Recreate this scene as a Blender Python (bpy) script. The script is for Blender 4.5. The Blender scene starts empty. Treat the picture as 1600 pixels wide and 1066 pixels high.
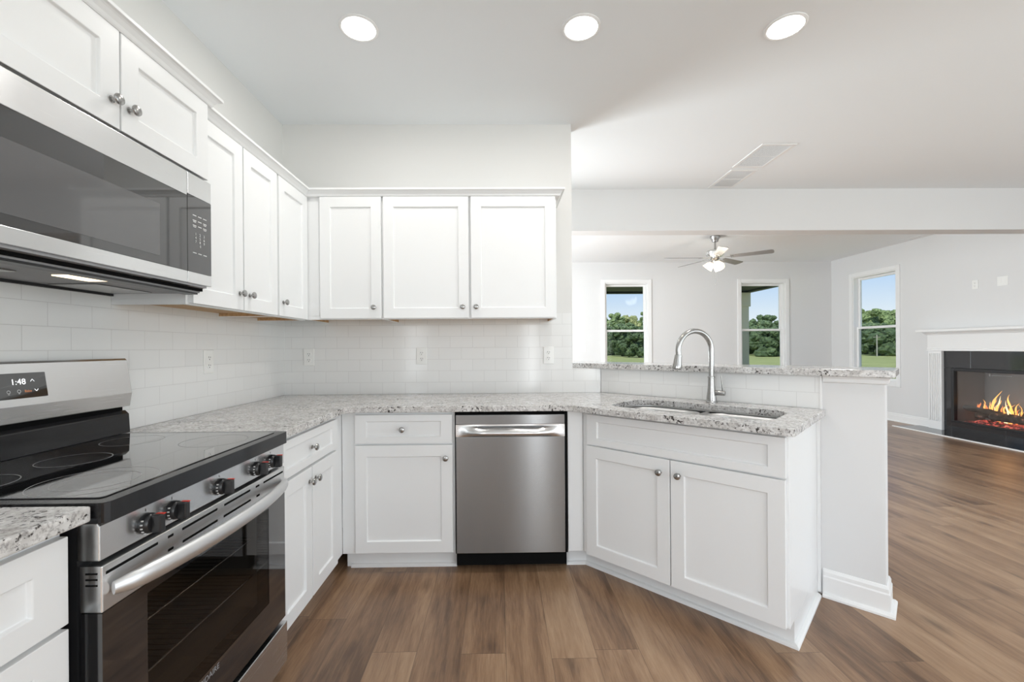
import bpy, bmesh, math, random
from mathutils import Vector, Matrix, noise
from mathutils.geometry import tessellate_polygon

C = bpy.context.scene.collection
SC = bpy.context.scene
PI = math.pi
R2 = math.sqrt(2)
random.seed(11)
H = 2.764            # kitchen ceiling
HL = 2.83            # living room ceiling
XR = 7.82            # right wall
YF = 5.22            # far wall
YB = -6.4            # rear wall, behind the camera
T0 = 1.542           # peninsula wall face, measured along (1,1)/sqrt2

# ------------------------------------------------------------------ camera
cam_d = bpy.data.cameras.new('camera')
cam = bpy.data.objects.new('camera', cam_d)
C.objects.link(cam)
SC.camera = cam
yaw, roll, F = 0.0134, -0.0072, 679.55
fw = Vector((math.sin(yaw), math.cos(yaw), -0.0006)).normalized()
rt = Vector((math.cos(yaw), -math.sin(yaw), 0))
up = rt.cross(fw)
r_ = math.cos(roll) * rt + math.sin(roll) * up
u_ = -math.sin(roll) * rt + math.cos(roll) * up
m = Matrix.Identity(4)
for i in range(3):
    m[i][0], m[i][1], m[i][2] = r_[i], u_[i], -fw[i]
m[0][3], m[1][3], m[2][3] = 1.4733, -2.997, 1.2271
cam.matrix_world = m
cam_d.sensor_width = 36
cam_d.sensor_fit = 'HORIZONTAL'
cam_d.lens = F * 36 / 1600
cam_d.shift_x = 11.0 / 1600
cam_d.shift_y = 10.56 / 1600
cam_d.clip_start = 0.02
cam_d.clip_end = 500

# ------------------------------------------------------------------ world, sun, exposure
SC.view_settings.view_transform = 'Standard'
SC.view_settings.look = 'None'
SC.view_settings.gamma = 1
SC.view_settings.use_curve_mapping = False
SC.view_settings.exposure = -0.02
SC.cycles.use_denoising = True
SC.cycles.max_bounces = 14
SC.cycles.diffuse_bounces = 8
SC.cycles.glossy_bounces = 5
SC.cycles.transparent_max_bounces = 12
SC.cycles.sample_clamp_indirect = 6
SC.cycles.caustics_reflective = False
SC.cycles.caustics_refractive = False

w = bpy.data.worlds.new('sky')
SC.world = w
w.use_nodes = True
nt = w.node_tree
nt.nodes.clear()
tc = nt.nodes.new('ShaderNodeTexCoord')
sp = nt.nodes.new('ShaderNodeSeparateXYZ')
rp = nt.nodes.new('ShaderNodeValToRGB')
bg = nt.nodes.new('ShaderNodeBackground')
wo = nt.nodes.new('ShaderNodeOutputWorld')
nt.links.new(tc.outputs['Generated'], sp.inputs[0])
nt.links.new(sp.outputs['Z'], rp.inputs[0])
nt.links.new(rp.outputs[0], bg.inputs[0])
nt.links.new(bg.outputs[0], wo.inputs[0])
cr = rp.color_ramp
cr.elements[0].position = 0.0
cr.elements[0].color = (0.86, 0.92, 0.98, 1)
cr.elements[1].position = 0.6
cr.elements[1].color = (0.13, 0.30, 0.72, 1)
e = cr.elements.new(0.055); e.color = (0.80, 0.89, 0.98, 1)
e = cr.elements.new(0.17); e.color = (0.37, 0.61, 0.96, 1)
bg.inputs[1].default_value = 1.0


def light(name, kind, loc, rot, energy, color=(1, 1, 1), **kw):
    d = bpy.data.lights.new(name, kind)
    d.energy = energy
    d.color = color
    for k, v in kw.items():
        setattr(d, k, v)
    o = bpy.data.objects.new(name, d)
    C.objects.link(o)
    o.location = loc
    o.rotation_euler = rot
    return o


light('sun', 'SUN', (0, 0, 30), (math.radians(38), 0, math.radians(-38)), 5.0, (1, .95, .86), angle=0.02)
# fill lights added outside the frame, each set in an added wall opening
light('rear_fill', 'AREA', (5.0, YB - .12, 1.35), (PI / 2, 0, 0), 116, (.90, .965, 1), shape='RECTANGLE', size=3.36, size_y=2.16)
light('rear_strip_fill', 'AREA', (2.16, YB - .10, 1.15), (PI / 2, 0, 0), 15, (.95, .985, 1), shape='RECTANGLE', size=.17, size_y=1.9)  # added strip of light for the bright band in the dishwasher door
light('hall_fill', 'AREA', (-.12, -5.0, 1.35), (0, -PI / 2, 0), 82, (.92, .97, 1), shape='RECTANGLE', size=2.06, size_y=2.16)
light('dining_fill', 'AREA', (XR + .12, -3.2, 1.35), (0, PI / 2, 0), 104, (.86, .95, 1), shape='RECTANGLE', size=2.06, size_y=3.36)
light('living_fill', 'AREA', (-.12, 2.3, 1.35), (0, -PI / 2, 0), 265, (.88, .955, 1), shape='RECTANGLE', size=2.06, size_y=2.36)

# ------------------------------------------------------------------ materials


def lin(r, g, b):
    f = lambda c: (c / 255 / 12.92) if c / 255 <= .04045 else ((c / 255 + .055) / 1.055) ** 2.4
    return (f(r), f(g), f(b), 1)


def mat(name, col, rough=.5, metal=0., spec=.5, coat=0., emit=None, estr=0.):
    mt = bpy.data.materials.new(name)
    mt.use_nodes = True
    b = mt.node_tree.nodes['Principled BSDF']
    b.inputs['Base Color'].default_value = tuple(col[:3]) + (1,)
    b.inputs['Roughness'].default_value = rough
    b.inputs['Metallic'].default_value = metal
    b.inputs['Specular IOR Level'].default_value = spec
    b.inputs['Coat Weight'].default_value = coat
    b.inputs['Coat Roughness'].default_value = .03
    if emit:
        b.inputs['Emission Color'].default_value = tuple(emit[:3]) + (1,)
        b.inputs['Emission Strength'].default_value = estr
    return mt


class NT:
    """small helper for node wiring"""
    def __init__(s, mt):
        s.t = mt.node_tree
        s.b = s.t.nodes['Principled BSDF']

    def n(s, kind, **kw):
        x = s.t.nodes.new('ShaderNode' + kind)
        for k, v in kw.items():
            setattr(x, k, v)
        return x

    def l(s, a, b):
        s.t.links.new(a, b)

    def val(s, inp, v):
        if hasattr(v, 'is_output'):
            s.l(v, inp)
        else:
            inp.default_value = v

    def math(s, op, a, b=0., c=None):
        x = s.n('Math', operation=op)
        s.val(x.inputs[0], a)
        s.val(x.inputs[1], b)
        if c is not None:
            s.val(x.inputs[2], c)
        return x.outputs[0]

    def comb(s, x, y, z):
        c = s.n('CombineXYZ')
        for i, v in enumerate((x, y, z)):
            s.val(c.inputs[i], v)
        return c.outputs[0]

    def noise(s, vec, scale, detail=2., rough=.5, dist=0.):
        x = s.n('TexNoise')
        s.l(vec, x.inputs['Vector'])
        x.inputs['Scale'].default_value = scale
        x.inputs['Detail'].default_value = detail
        x.inputs['Roughness'].default_value = rough
        x.inputs['Distortion'].default_value = dist
        return x.outputs['Fac']

    def ramp(s, fac, stops):
        x = s.n('ValToRGB')
        s.l(fac, x.inputs[0])
        el = x.color_ramp.elements
        el[0].position, el[0].color = stops[0]
        el[1].position, el[1].color = stops[-1]
        for p, c in stops[1:-1]:
            q = el.new(p)
            q.color = c
        return x.outputs[0]

    def mix(s, fac, a, b, mode='MIX'):
        x = s.n('Mix', data_type='RGBA', blend_type=mode)
        s.val(x.inputs[0], fac)
        s.val(x.inputs[6], a)
        s.val(x.inputs[7], b)
        return x.outputs[2]

    def bump(s, h, strength, dist=.001):
        x = s.n('Bump')
        x.inputs['Strength'].default_value = strength
        x.inputs['Distance'].default_value = dist
        s.l(h, x.inputs['Height'])
        s.l(x.outputs[0], s.b.inputs['Normal'])


def g1(v):
    return (v, v, v, 1)


M = {}
M['cab'] = mat('white_cabinet_paint', (.798, .805, .806), .32, spec=.4)
M['trim'] = mat('white_trim_paint', (.80, .80, .795), .35, spec=.4)
M['wall'] = mat('wall_paint', (.70, .70, .70), .75, spec=.25)
M['ceil'] = mat('ceiling_paint', (.83, .86, .88), .9, spec=.15)  # bluish tint put in against the warm light bounced off the floor
M['ceil_lightened'] = mat('lightened_ceiling_paint', (.88, .90, .915), .9, spec=.15)  # same ceiling made lighter, brightness from the windows put into the colour
M['wallk'] = mat('kitchen_wall_paint', (.69, .685, .67), .75, spec=.25)
for k in ('wall', 'ceil', 'wallk'):
    q = NT(M[k])
    t = q.n('TexCoord')
    q.bump(q.noise(t.outputs['Object'], 260, 3), .06, .0006)
M['nickel'] = mat('brushed_nickel', (.40, .395, .385), .26, 1.)
M['satin'] = mat('satin_steel', (.78, .79, .80), .42, 1.)
M['chrome'] = mat('polished_steel', (.72, .72, .71), .12, 1.)
M['blackglass'] = mat('black_ceramic_glass', (.012, .012, .013), .04, spec=.8, coat=1.)
M['enamel'] = mat('black_enamel', (.010, .010, .011), .13, spec=.45)
M['plastic_black'] = mat('black_plastic', (.014, .014, .015), .3, spec=.5)
M['dark'] = mat('dark_cavity', (.006, .006, .006), .9, spec=.1)
M['ring'] = mat('printed_ring', (.38, .38, .38), .3)
M['white_plastic'] = mat('white_plastic', (.82, .82, .80), .3)
M['slot'] = mat('outlet_slot', (.02, .02, .02), .6)
M['print'] = mat('white_print', (.75, .75, .75), .5)
M['red'] = mat('red_print', (.65, .05, .03), .5)
M['grey'] = mat('grey_painted_metal', (.30, .30, .31), .45, spec=.5)
M['vent_grey'] = mat('shaded_vent_grey', (.04, .04, .04), .7)
M['oven_lining'] = mat('grey_oven_lining', (.14, .135, .13), .4)
M['led'] = mat('white_display_light', (.8, .8, .8), .5, emit=(.95, .97, 1), estr=1.1)
M['led_o'] = mat('orange_display_light', (.5, .2, .1), .5, emit=(1, .35, .12), estr=.28)
M['black_tile'] = mat('polished_black_tile', (.018, .018, .020), .07, spec=.8)
M['black_metal'] = mat('black_metal', (.02, .02, .021), .35, spec=.5)
M['blade'] = mat('silver_fan_blade', (.24, .23, .22), .4)
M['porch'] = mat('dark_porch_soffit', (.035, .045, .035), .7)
M['post'] = mat('beige_post_paint', (.78, .72, .55), .6)
M['trunk'] = mat('bark', (.10, .075, .05), .9)
M['pole'] = mat('grey_timber_pole', (.42, .40, .36), .8)
M['can'] = mat('lamp_diffuser', (.9, .9, .9), .5, emit=(1, .975, .93), estr=9)
M['mwlamp'] = mat('hood_lamp_lens', (.9, .9, .85), .4, emit=(1, .78, .5), estr=2.2)
M['shade'] = mat('frosted_lamp_shade', (.9, .85, .75), .4, emit=(1, .82, .55), estr=1.5)
M['flame'] = mat('fire_flame', (.9, .5, .1), .6, emit=(1, .48, .13), estr=1.35)
M['flame_core'] = mat('fire_flame_core', (1, .8, .4), .6, emit=(1, .80, .45), estr=1.7)
M['flame_low'] = mat('fire_flame_low', (.8, .3, .1), .6, emit=(1, .25, .07), estr=1.1)
M['log'] = mat('charred_log', (.05, .04, .035), .9)
M['firebox'] = mat('firebox_lining', (.21, .21, .205), .7)


def stainless(name, base, rough, axis, aniso=.7):
    mt = mat(name, base, rough, 1.)
    q = NT(mt)
    t = q.n('TexCoord')
    mp = q.n('Mapping')
    sc = [220, 220, 220]
    sc[axis] = 1.2
    mp.inputs['Scale'].default_value = sc
    q.l(t.outputs['Object'], mp.inputs[0])
    nz = q.noise(mp.outputs[0], 4, 3)
    q.l(q.math('MULTIPLY_ADD', nz, .02, rough - .01), q.b.inputs['Roughness'])
    q.l(q.mix(nz, tuple(c * .99 for c in base[:3]) + (1,), tuple(min(1, c * 1.01) for c in base[:3]) + (1,)), q.b.inputs['Base Color'])
    q.b.inputs['Anisotropic'].default_value = aniso
    q.b.inputs['Anisotropic Rotation'].default_value = .25
    tg = q.n('Tangent', direction_type='RADIAL', axis='Z')
    q.l(tg.outputs[0], q.b.inputs['Tangent'])
    return mt


M['steel'] = stainless('brushed_stainless', (.74, .745, .748, 1), .27, 0)
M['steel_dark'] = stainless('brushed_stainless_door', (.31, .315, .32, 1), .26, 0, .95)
M['steel_sink'] = stainless('satin_stainless_bowl', (.62, .62, .615, 1), .42, 0, .1)


def tile_mat():
    mt = mat('white_subway_tile', (.78, .78, .77), .13, spec=.5)
    q = NT(mt)
    t = q.n('TexCoord')
    s = q.n('SeparateXYZ')
    q.l(t.outputs['Object'], s.inputs[0])
    v = q.comb(q.math('ADD', s.outputs[0], .0212), s.outputs[2], 0.)
    b = q.n('TexBrick', offset=.5)
    q.l(v, b.inputs['Vector'])
    b.inputs['Color1'].default_value = (.775, .775, .765, 1)
    b.inputs['Color2'].default_value = (.755, .755, .745, 1)
    b.inputs['Mortar'].default_value = (.60, .595, .585, 1)
    b.inputs['Scale'].default_value = 1
    b.inputs['Mortar Size'].default_value = .0013
    b.inputs['Mortar Smooth'].default_value = .3
    b.inputs['Bias'].default_value = 0
    b.inputs['Brick Width'].default_value = .1544
    b.inputs['Row Height'].default_value = .0785
    q.l(b.outputs['Color'], q.b.inputs['Base Color'])
    q.l(q.math('MULTIPLY_ADD', b.outputs['Fac'], .5, .13), q.b.inputs['Roughness'])
    wave = q.noise(t.outputs['Object'], 14, 1)
    q.bump(q.math('MULTIPLY_ADD', b.outputs['Fac'], -1., q.math('MULTIPLY', wave, .5)), .25, .0012)
    return mt


M['tile'] = tile_mat()


def granite_mat():
    mt = mat('speckled_white_granite', (.6, .58, .55), .14, spec=.5)
    q = NT(mt)
    t = q.n('TexCoord')
    o = t.outputs['Object']
    big = q.noise(o, 24, 3)
    base = q.ramp(big, [(.30, (.47, .45, .43, 1)), (.5, (.60, .585, .57, 1)), (.68, (.70, .695, .685, 1))])
    mid = q.noise(o, 95, 4, .65)
    base = q.mix(q.ramp(mid, [(.50, g1(0)), (.64, g1(1))]), base, (.32, .305, .295, 1))
    wh = q.noise(o, 72, 3, .6)
    base = q.mix(q.ramp(wh, [(.30, g1(1)), (.42, g1(0))]), base, (.78, .77, .75, 1))
    mp = q.n('Mapping')
    mp.inputs['Location'].default_value = (3.1, 7.7, 1.3)
    q.l(o, mp.inputs[0])
    dk = q.noise(mp.outputs[0], 74, 5, .7)
    clus = q.noise(mp.outputs[0], 9, 2)
    thr = q.math('ADD', dk, q.math('MULTIPLY', q.math('SUBTRACT', clus, .5), .35))
    base = q.mix(q.ramp(thr, [(.565, g1(0)), (.62, g1(1))]), base, (.045, .038, .035, 1))
    q.l(base, q.b.inputs['Base Color'])
    return mt


M['granite'] = granite_mat()


def floor_mat():
    mt = mat('wood_plank_floor', (.3, .18, .1), .36, spec=.6)
    q = NT(mt)
    t = q.n('TexCoord')
    s = q.n('SeparateXYZ')
    q.l(t.outputs['Object'], s.inputs[0])
    X, Y = s.outputs[0], s.outputs[1]
    u = q.math('DIVIDE', q.math('ADD', X, -.052 + 1.8), .18)
    i = q.math('FLOOR', u)
    fu = q.math('FRACT', u)
    wn = q.n('TexWhiteNoise', noise_dimensions='1D')
    q.l(i, wn.inputs['W'])
    v = q.math('ADD', q.math('DIVIDE', Y, 1.22), q.math('MULTIPLY_ADD', wn.outputs['Value'], 7.3, 20.))
    j = q.math('FLOOR', v)
    fv = q.math('FRACT', v)
    wn2 = q.n('TexWhiteNoise', noise_dimensions='2D')
    q.l(q.comb(i, j, 0.), wn2.inputs['Vector'])
    rnd = wn2.outputs['Value']
    off = q.math('MULTIPLY', rnd, 37.)
    # broad figure stretched along the plank, then finer grain
    v1 = q.comb(q.math('MULTIPLY', X, 7.5), q.math('MULTIPLY', Y, 1.1), off)
    fig = q.noise(v1, 1.0, 3, .55, .9)
    v2 = q.comb(q.math('MULTIPLY', X, 60.), q.math('MULTIPLY', Y, 4.5), off)
    gr = q.noise(v2, 1.0, 5, .65, .6)
    v3 = q.comb(q.math('MULTIPLY', X, 240.), q.math('MULTIPLY', Y, 16.), off)
    fine = q.noise(v3, 1.0, 3, .6)
    tone = q.math('MULTIPLY_ADD', rnd, .26, -.13)
    f = q.math('ADD', q.math('MULTIPLY_ADD', fig, .95, -.02), tone)
    f = q.math('ADD', f, q.math('MULTIPLY_ADD', gr, .56, -.28))
    f = q.math('ADD', f, q.math('MULTIPLY_ADD', fine, .30, -.15))
    col = q.ramp(f, [(.14, (.118, .066, .038, 1)), (.36, (.225, .130, .073, 1)), (.55, (.318, .196, .114, 1)), (.75, (.40, .265, .163, 1)), (.92, (.46, .33, .22, 1))])
    # knots
    v4 = q.comb(q.math('MULTIPLY_ADD', X, 3.4, off), q.math('MULTIPLY_ADD', Y, 1.5, off), 0.)
    vo = q.n('TexVoronoi', feature='F1', voronoi_dimensions='2D')
    vo.inputs['Scale'].default_value = 1
    q.l(v4, vo.inputs['Vector'])
    kn = q.ramp(q.math('ADD', vo.outputs['Distance'], q.math('MULTIPLY_ADD', gr, .16, -.08)), [(.02, g1(1)), (.13, g1(0))])
    col = q.mix(q.math('MULTIPLY', kn, .55), col, (.075, .042, .026, 1))
    # joints
    eu = q.math('MINIMUM', fu, q.math('SUBTRACT', 1., fu))
    ev = q.math('MINIMUM', fv, q.math('SUBTRACT', 1., fv))
    gap = q.math('MAXIMUM', q.math('LESS_THAN', eu, .007), q.math('LESS_THAN', ev, .0011))
    col = q.mix(q.math('MULTIPLY', gap, .45), col, (.04, .025, .018, 1))
    q.l(col, q.b.inputs['Base Color'])
    q.l(q.math('MULTIPLY_ADD', gr, .12, .25), q.b.inputs['Roughness'])
    q.bump(q.math('SUBTRACT', q.math('MULTIPLY', fine, .3), gap), .12, .0008)
    return mt


M['floor'] = floor_mat()


def rawwood_mat():
    mt = mat('raw_birch_plywood', (.5, .32, .16), .6)
    q = NT(mt)
    t = q.n('TexCoord')
    mp = q.n('Mapping')
    mp.inputs['Scale'].default_value = (4, 40, 40)
    q.l(t.outputs['Object'], mp.inputs[0])
    nz = q.noise(mp.outputs[0], 1.5, 4, .6, .5)
    q.l(q.ramp(nz, [(.3, (.38, .22, .10, 1)), (.7, (.60, .40, .21, 1))]), q.b.inputs['Base Color'])
    return mt


M['wood'] = rawwood_mat()


def pane_mat(name, gloss, tint=(.97, .985, .98, 1)):
    mt = bpy.data.materials.new(name)
    mt.use_nodes = True
    t = mt.node_tree
    t.nodes.clear()
    o = t.nodes.new('ShaderNodeOutputMaterial')
    mx = t.nodes.new('ShaderNodeMixShader')
    tr = t.nodes.new('ShaderNodeBsdfTransparent')
    gl = t.nodes.new('ShaderNodeBsdfGlossy')
    tr.inputs[0].default_value = tint
    gl.inputs['Roughness'].default_value = .01
    lw = t.nodes.new('ShaderNodeLayerWeight')
    pw = t.nodes.new('ShaderNodeMath')
    pw.operation = 'POWER'
    pw.inputs[1].default_value = 5
    mu = t.nodes.new('ShaderNodeMath')
    mu.operation = 'MULTIPLY_ADD'
    mu.inputs[1].default_value = .9 * gloss
    mu.inputs[2].default_value = .025 * gloss
    t.links.new(lw.outputs['Facing'], pw.inputs[0])
    t.links.new(pw.outputs[0], mu.inputs[0])
    t.links.new(mu.outputs[0], mx.inputs[0])
    t.links.new(tr.outputs[0], mx.inputs[1])
    t.links.new(gl.outputs[0], mx.inputs[2])
    t.links.new(mx.outputs[0], o.inputs[0])
    return mt


M['pane'] = pane_mat('window_glass', .22)
M['fireglass'] = pane_mat('fire_screen_glass', 2.2, (.92, .92, .92, 1))
M['ovenglass'] = pane_mat('dark_oven_glass', 1.2, (.62, .60, .58, 1))
M['screen'] = pane_mat('insect_screen', 0., (.84, .85, .85, 1))


def foliage_mat(name, a, b):
    mt = mat(name, a, .75, spec=.2)
    q = NT(mt)
    t = q.n('TexCoord')
    nz = q.noise(t.outputs['Object'], 2.2, 6, .75)
    q.l(q.ramp(nz, [(.36, tuple(c * .5 for c in a[:3]) + (1,)), (.5, tuple(a[:3]) + (1,)), (.66, tuple(b[:3]) + (1,))]), q.b.inputs['Base Color'])
    return mt


M['leaf_a'] = foliage_mat('mid_green_foliage', (.14, .20, .085), (.36, .44, .20))
M['leaf_b'] = foliage_mat('dark_green_foliage', (.085, .13, .065), (.20, .27, .125))
M['leaf_c'] = foliage_mat('yellow_green_foliage', (.24, .27, .115), (.50, .51, .26))


def grass_mat():
    mt = mat('meadow_grass', (.25, .33, .1), .9, spec=.1)
    q = NT(mt)
    t = q.n('TexCoord')
    mp = q.n('Mapping')
    mp.inputs['Scale'].default_value = (.25, .9, 1)
    q.l(t.outputs['Object'], mp.inputs[0])
    nz = q.noise(mp.outputs[0], 1.3, 6, .7)
    q.l(q.ramp(nz, [(.32, (.25, .30, .11, 1)), (.55, (.41, .44, .18, 1)), (.75, (.56, .54, .29, 1))]), q.b.inputs['Base Color'])
    return mt


M['grass'] = grass_mat()


def ember_mat():
    mt = mat('glowing_ember_bed', (.05, .03, .03), .9)
    q = NT(mt)
    t = q.n('TexCoord')
    nz = q.noise(t.outputs['Object'], 24, 4, .7)
    q.l(q.ramp(nz, [(.48, g1(0)), (.58, (1, .10, .08, 1)), (.72, (1, .45, .25, 1))]), q.b.inputs['Emission Color'])
    q.b.inputs['Emission Strength'].default_value = .9
    q.l(q.ramp(nz, [(.35, (.02, .018, .018, 1)), (.6, (.12, .09, .08, 1))]), q.b.inputs['Base Color'])
    return mt


M['ember'] = ember_mat()

# ------------------------------------------------------------------ mesh helpers


class MB:
    def __init__(s):
        s.v, s.f = [], []

    def add(s, vs, fs):
        o = len(s.v)
        s.v += [tuple(p) for p in vs]
        s.f += [tuple(i + o for i in f) for f in fs]
        return s

    def box(s, x0, x1, y0, y1, z0, z1):
        return s.add([(x0, y0, z0), (x1, y0, z0), (x1, y1, z0), (x0, y1, z0), (x0, y0, z1), (x1, y0, z1), (x1, y1, z1), (x0, y1, z1)],
                     [(0, 3, 2, 1), (4, 5, 6, 7), (0, 1, 5, 4), (1, 2, 6, 5), (2, 3, 7, 6), (3, 0, 4, 7)])

    def prism(s, poly, z0, z1, holes=()):
        """polygon (counter-clockwise) with holes extruded in z"""
        loops = [poly] + list(holes)
        tris = tessellate_polygon([[Vector((x, y, 0)) for x, y in lp] for lp in loops])
        flat = [p for lp in loops for p in lp]
        n = len(flat)
        vs = [(x, y, z0) for x, y in flat] + [(x, y, z1) for x, y in flat]
        fs = []
        for a, b, c in tris:
            ar = (flat[b][0] - flat[a][0]) * (flat[c][1] - flat[a][1]) - (flat[b][1] - flat[a][1]) * (flat[c][0] - flat[a][0])
            if ar < 0:
                b, c = c, b
            fs += [(a + n, b + n, c + n), (a, c, b)]
        k = 0
        for lp in loops:
            q = len(lp)
            for i in range(q):
                a, b = k + i, k + (i + 1) % q
                fs.append((a, b, b + n, a + n))
            k += q
        return s.add(vs, fs)

    def extrude_x(s, prof, x0, x1):
        """profile of (y,z) extruded along x"""
        n = len(prof)
        vs = [(x0, y, z) for y, z in prof] + [(x1, y, z) for y, z in prof]
        fs = [tuple(range(n)), tuple(range(2 * n - 1, n - 1, -1))]
        for i in range(n):
            j = (i + 1) % n
            fs.append((i, i + n, j + n, j))
        return s.add(vs, fs)

    def lathe(s, prof, origin=(0, 0, 0), axis='z', seg=24, cap=True):
        """profile of (radius, height) turned about an axis through origin"""
        ox, oy, oz = origin
        vs, fs = [], []
        for r, h in prof:
            for k in range(seg):
                a = 2 * PI * k / seg
                c, d = r * math.cos(a), r * math.sin(a)
                if axis == 'z':
                    vs.append((ox + c, oy + d, oz + h))
                elif axis == '-y':
                    vs.append((ox + c, oy - h, oz + d))
                elif axis == 'x':
                    vs.append((ox + h, oy + c, oz + d))
        n = len(prof)
        for i in range(n - 1):
            for k in range(seg):
                a, b = i * seg + k, i * seg + (k + 1) % seg
                fs.append((a, b, b + seg, a + seg))
        if cap:
            fs.append(tuple(range(seg - 1, -1, -1)))
            fs.append(tuple((n - 1) * seg + k for k in range(seg)))
        return s.add(vs, fs)

    def tube(s, pts, rad, seg=12, flat=1., upv=(0, 0, 1), cap=True):
        """swept tube; rad is a number or list; flat scales it along upv"""
        pts = [Vector(p) for p in pts]
        n = len(pts)
        rads = rad if isinstance(rad, (list, tuple)) else [rad] * n
        vs, fs = [], []
        for i, p in enumerate(pts):
            d = (pts[min(i + 1, n - 1)] - pts[max(i - 1, 0)]).normalized()
            uu = Vector(upv)
            uu = uu - d * uu.dot(d)
            if uu.length < 1e-4:
                uu = d.orthogonal()
            uu.normalize()
            ww = d.cross(uu)
            for k in range(seg):
                a = 2 * PI * k / seg
                vs.append(p + ww * (rads[i] * math.cos(a)) + uu * (rads[i] * flat * math.sin(a)))
        for i in range(n - 1):
            for k in range(seg):
                a, b = i * seg + k, i * seg + (k + 1) % seg
                fs.append((a, b, b + seg, a + seg))
        if cap:
            fs.append(tuple(range(seg - 1, -1, -1)))
            fs.append(tuple((n - 1) * seg + k for k in range(seg)))
        return s.add(vs, fs)

    def sweep(s, path, prof, side=1, z=0.):
        """profile of (outward, z) along a flat polyline with mitred corners; outward is to the right of travel when side=1"""
        n = len(path)
        P = [Vector((x, y)) for x, y in path]
        nor = []
        for i in range(n - 1):
            d = (P[i + 1] - P[i]).normalized()
            nor.append(Vector((d.y, -d.x)) * side)
        k = len(prof)
        vs, fs = [], []
        for i in range(n):
            if i == 0:
                mm, sc = nor[0], 1
            elif i == n - 1:
                mm, sc = nor[-1], 1
            else:
                mm = (nor[i - 1] + nor[i]).normalized()
                sc = 1 / mm.dot(nor[i])
            for o, h in prof:
                q = P[i] + mm * (o * sc)
                vs.append((q.x, q.y, h + z))
        for i in range(n - 1):
            for a in range(k):
                b = (a + 1) % k
                fs.append((i * k + a, i * k + b, (i + 1) * k + b, (i + 1) * k + a))
        fs += [tuple(range(k)), tuple((n - 1) * k + a for a in range(k - 1, -1, -1))]
        return s.add(vs, fs)

    def build(s, name, m, parent=None, smooth=0, bevel=0., seg=2, loc=None, rot=None, label=None):
        me = bpy.data.meshes.new(name)
        me.from_pydata(s.v, [], s.f)
        bm = bmesh.new()
        bm.from_mesh(me)
        bmesh.ops.recalc_face_normals(bm, faces=bm.faces)
        bm.to_mesh(me)
        bm.free()
        me.materials.append(M[m] if isinstance(m, str) else m)
        if smooth:
            me.polygons.foreach_set('use_smooth', [True] * len(me.polygons))
            me.set_sharp_from_angle(angle=math.radians(smooth))
        o = bpy.data.objects.new(name, me)
        C.objects.link(o)
        if parent:
            o.parent = parent
        if loc:
            o.location = loc
        if rot:
            o.rotation_euler = rot
        if bevel:
            b = o.modifiers.new('soft_edges', 'BEVEL')
            b.width = bevel
            b.segments = seg
            b.limit_method = 'ANGLE'
            b.angle_limit = math.radians(40)
            b.harden_normals = False
        if label:
            o['label'] = label
        return o


def text(name, body, size, m, parent, loc, rot, align='CENTER', depth=.0003):
    cu = bpy.data.curves.new(name, 'FONT')
    cu.body = body
    cu.size = size
    cu.align_x = align
    cu.align_y = 'CENTER'
    cu.extrude = depth
    tmp = bpy.data.objects.new(name + '_curve', cu)
    C.objects.link(tmp)
    dg = bpy.context.evaluated_depsgraph_get()
    me = bpy.data.meshes.new_from_object(tmp.evaluated_get(dg))
    bpy.data.objects.remove(tmp)
    bpy.data.curves.remove(cu)
    me.materials.clear()
    me.materials.append(M[m])
    o = bpy.data.objects.new(name, me)
    C.objects.link(o)
    o.parent = parent
    o.location = loc
    o.rotation_euler = rot
    return o


def thing(name, label, cat, loc=(0, 0, 0), rotz=0., group=None):
    o = bpy.data.objects.new(name, None)
    o.empty_display_size = .1
    C.objects.link(o)
    o.location = loc
    o.rotation_euler = (0, 0, rotz)
    return tag(o, label, cat, group)


def tag(o, label, cat, group=None):
    o['label'] = label
    o['category'] = cat
    o['kind'] = 'thing'
    if group:
        o['group'] = group
    return o


def struct(o, label=None, cat=None):
    o['kind'] = 'structure'
    if label:
        o['label'] = label
    if cat:
        o['category'] = cat
    return o


def st(s, t):
    return ((s + t) / R2, (t - s) / R2)


LEFT = PI / 2       # local x runs along +Y, local y runs into the left wall
PEN = -PI / 4       # local x runs along the peninsula, local y towards the living room

# ------------------------------------------------------------------ room shell


def wall(name, axis, a0, a1, p0, p1, z0, z1, m, holes=(), label=None):
    """slab along x (axis 'x') or y (axis 'y'), p0..p1 thick, with rectangular holes (a0,a1,z0,z1)"""
    A = sorted({a0, a1, *[h[0] for h in holes], *[h[1] for h in holes]})
    Z = sorted({z0, z1, *[h[2] for h in holes], *[h[3] for h in holes]})
    b = MB()
    for i in range(len(A) - 1):
        for k in range(len(Z) - 1):
            ca, cz = (A[i] + A[i + 1]) / 2, (Z[k] + Z[k + 1]) / 2
            if any(h[0] < ca < h[1] and h[2] < cz < h[3] for h in holes):
                continue
            if axis == 'x':
                b.box(A[i], A[i + 1], p0, p1, Z[k], Z[k + 1])
            else:
                b.box(p0, p1, A[i], A[i + 1], Z[k], Z[k + 1])
    return struct(b.build(name, m), label, 'wall')


b = MB().box(-.15, XR + .6, YB - .15, YF + .15, -.12, 0)
struct(b.build('floor', 'floor'), 'wood plank floor running from the kitchen into the living room', 'floor')
b = MB().box(-.15, XR + .15, YB - .15, 1.30, H, H + .15)
struct(b.build('ceiling', 'ceil'), 'flat ceiling over the kitchen with three round lights', 'ceiling')
b = MB().box(-.15, XR + .15, 1.40, YF + .15, HL, HL + .15)
struct(b.build('ceiling_living', 'ceil_lightened'), 'ceiling beyond the beam with the fan', 'ceiling')
b = MB().box(0, XR, 1.228, 1.40, 2.357, H + .15)
struct(b.build('wall_beam', 'wall'), 'dropped ceiling beam between the kitchen and the living room', 'beam')

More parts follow.
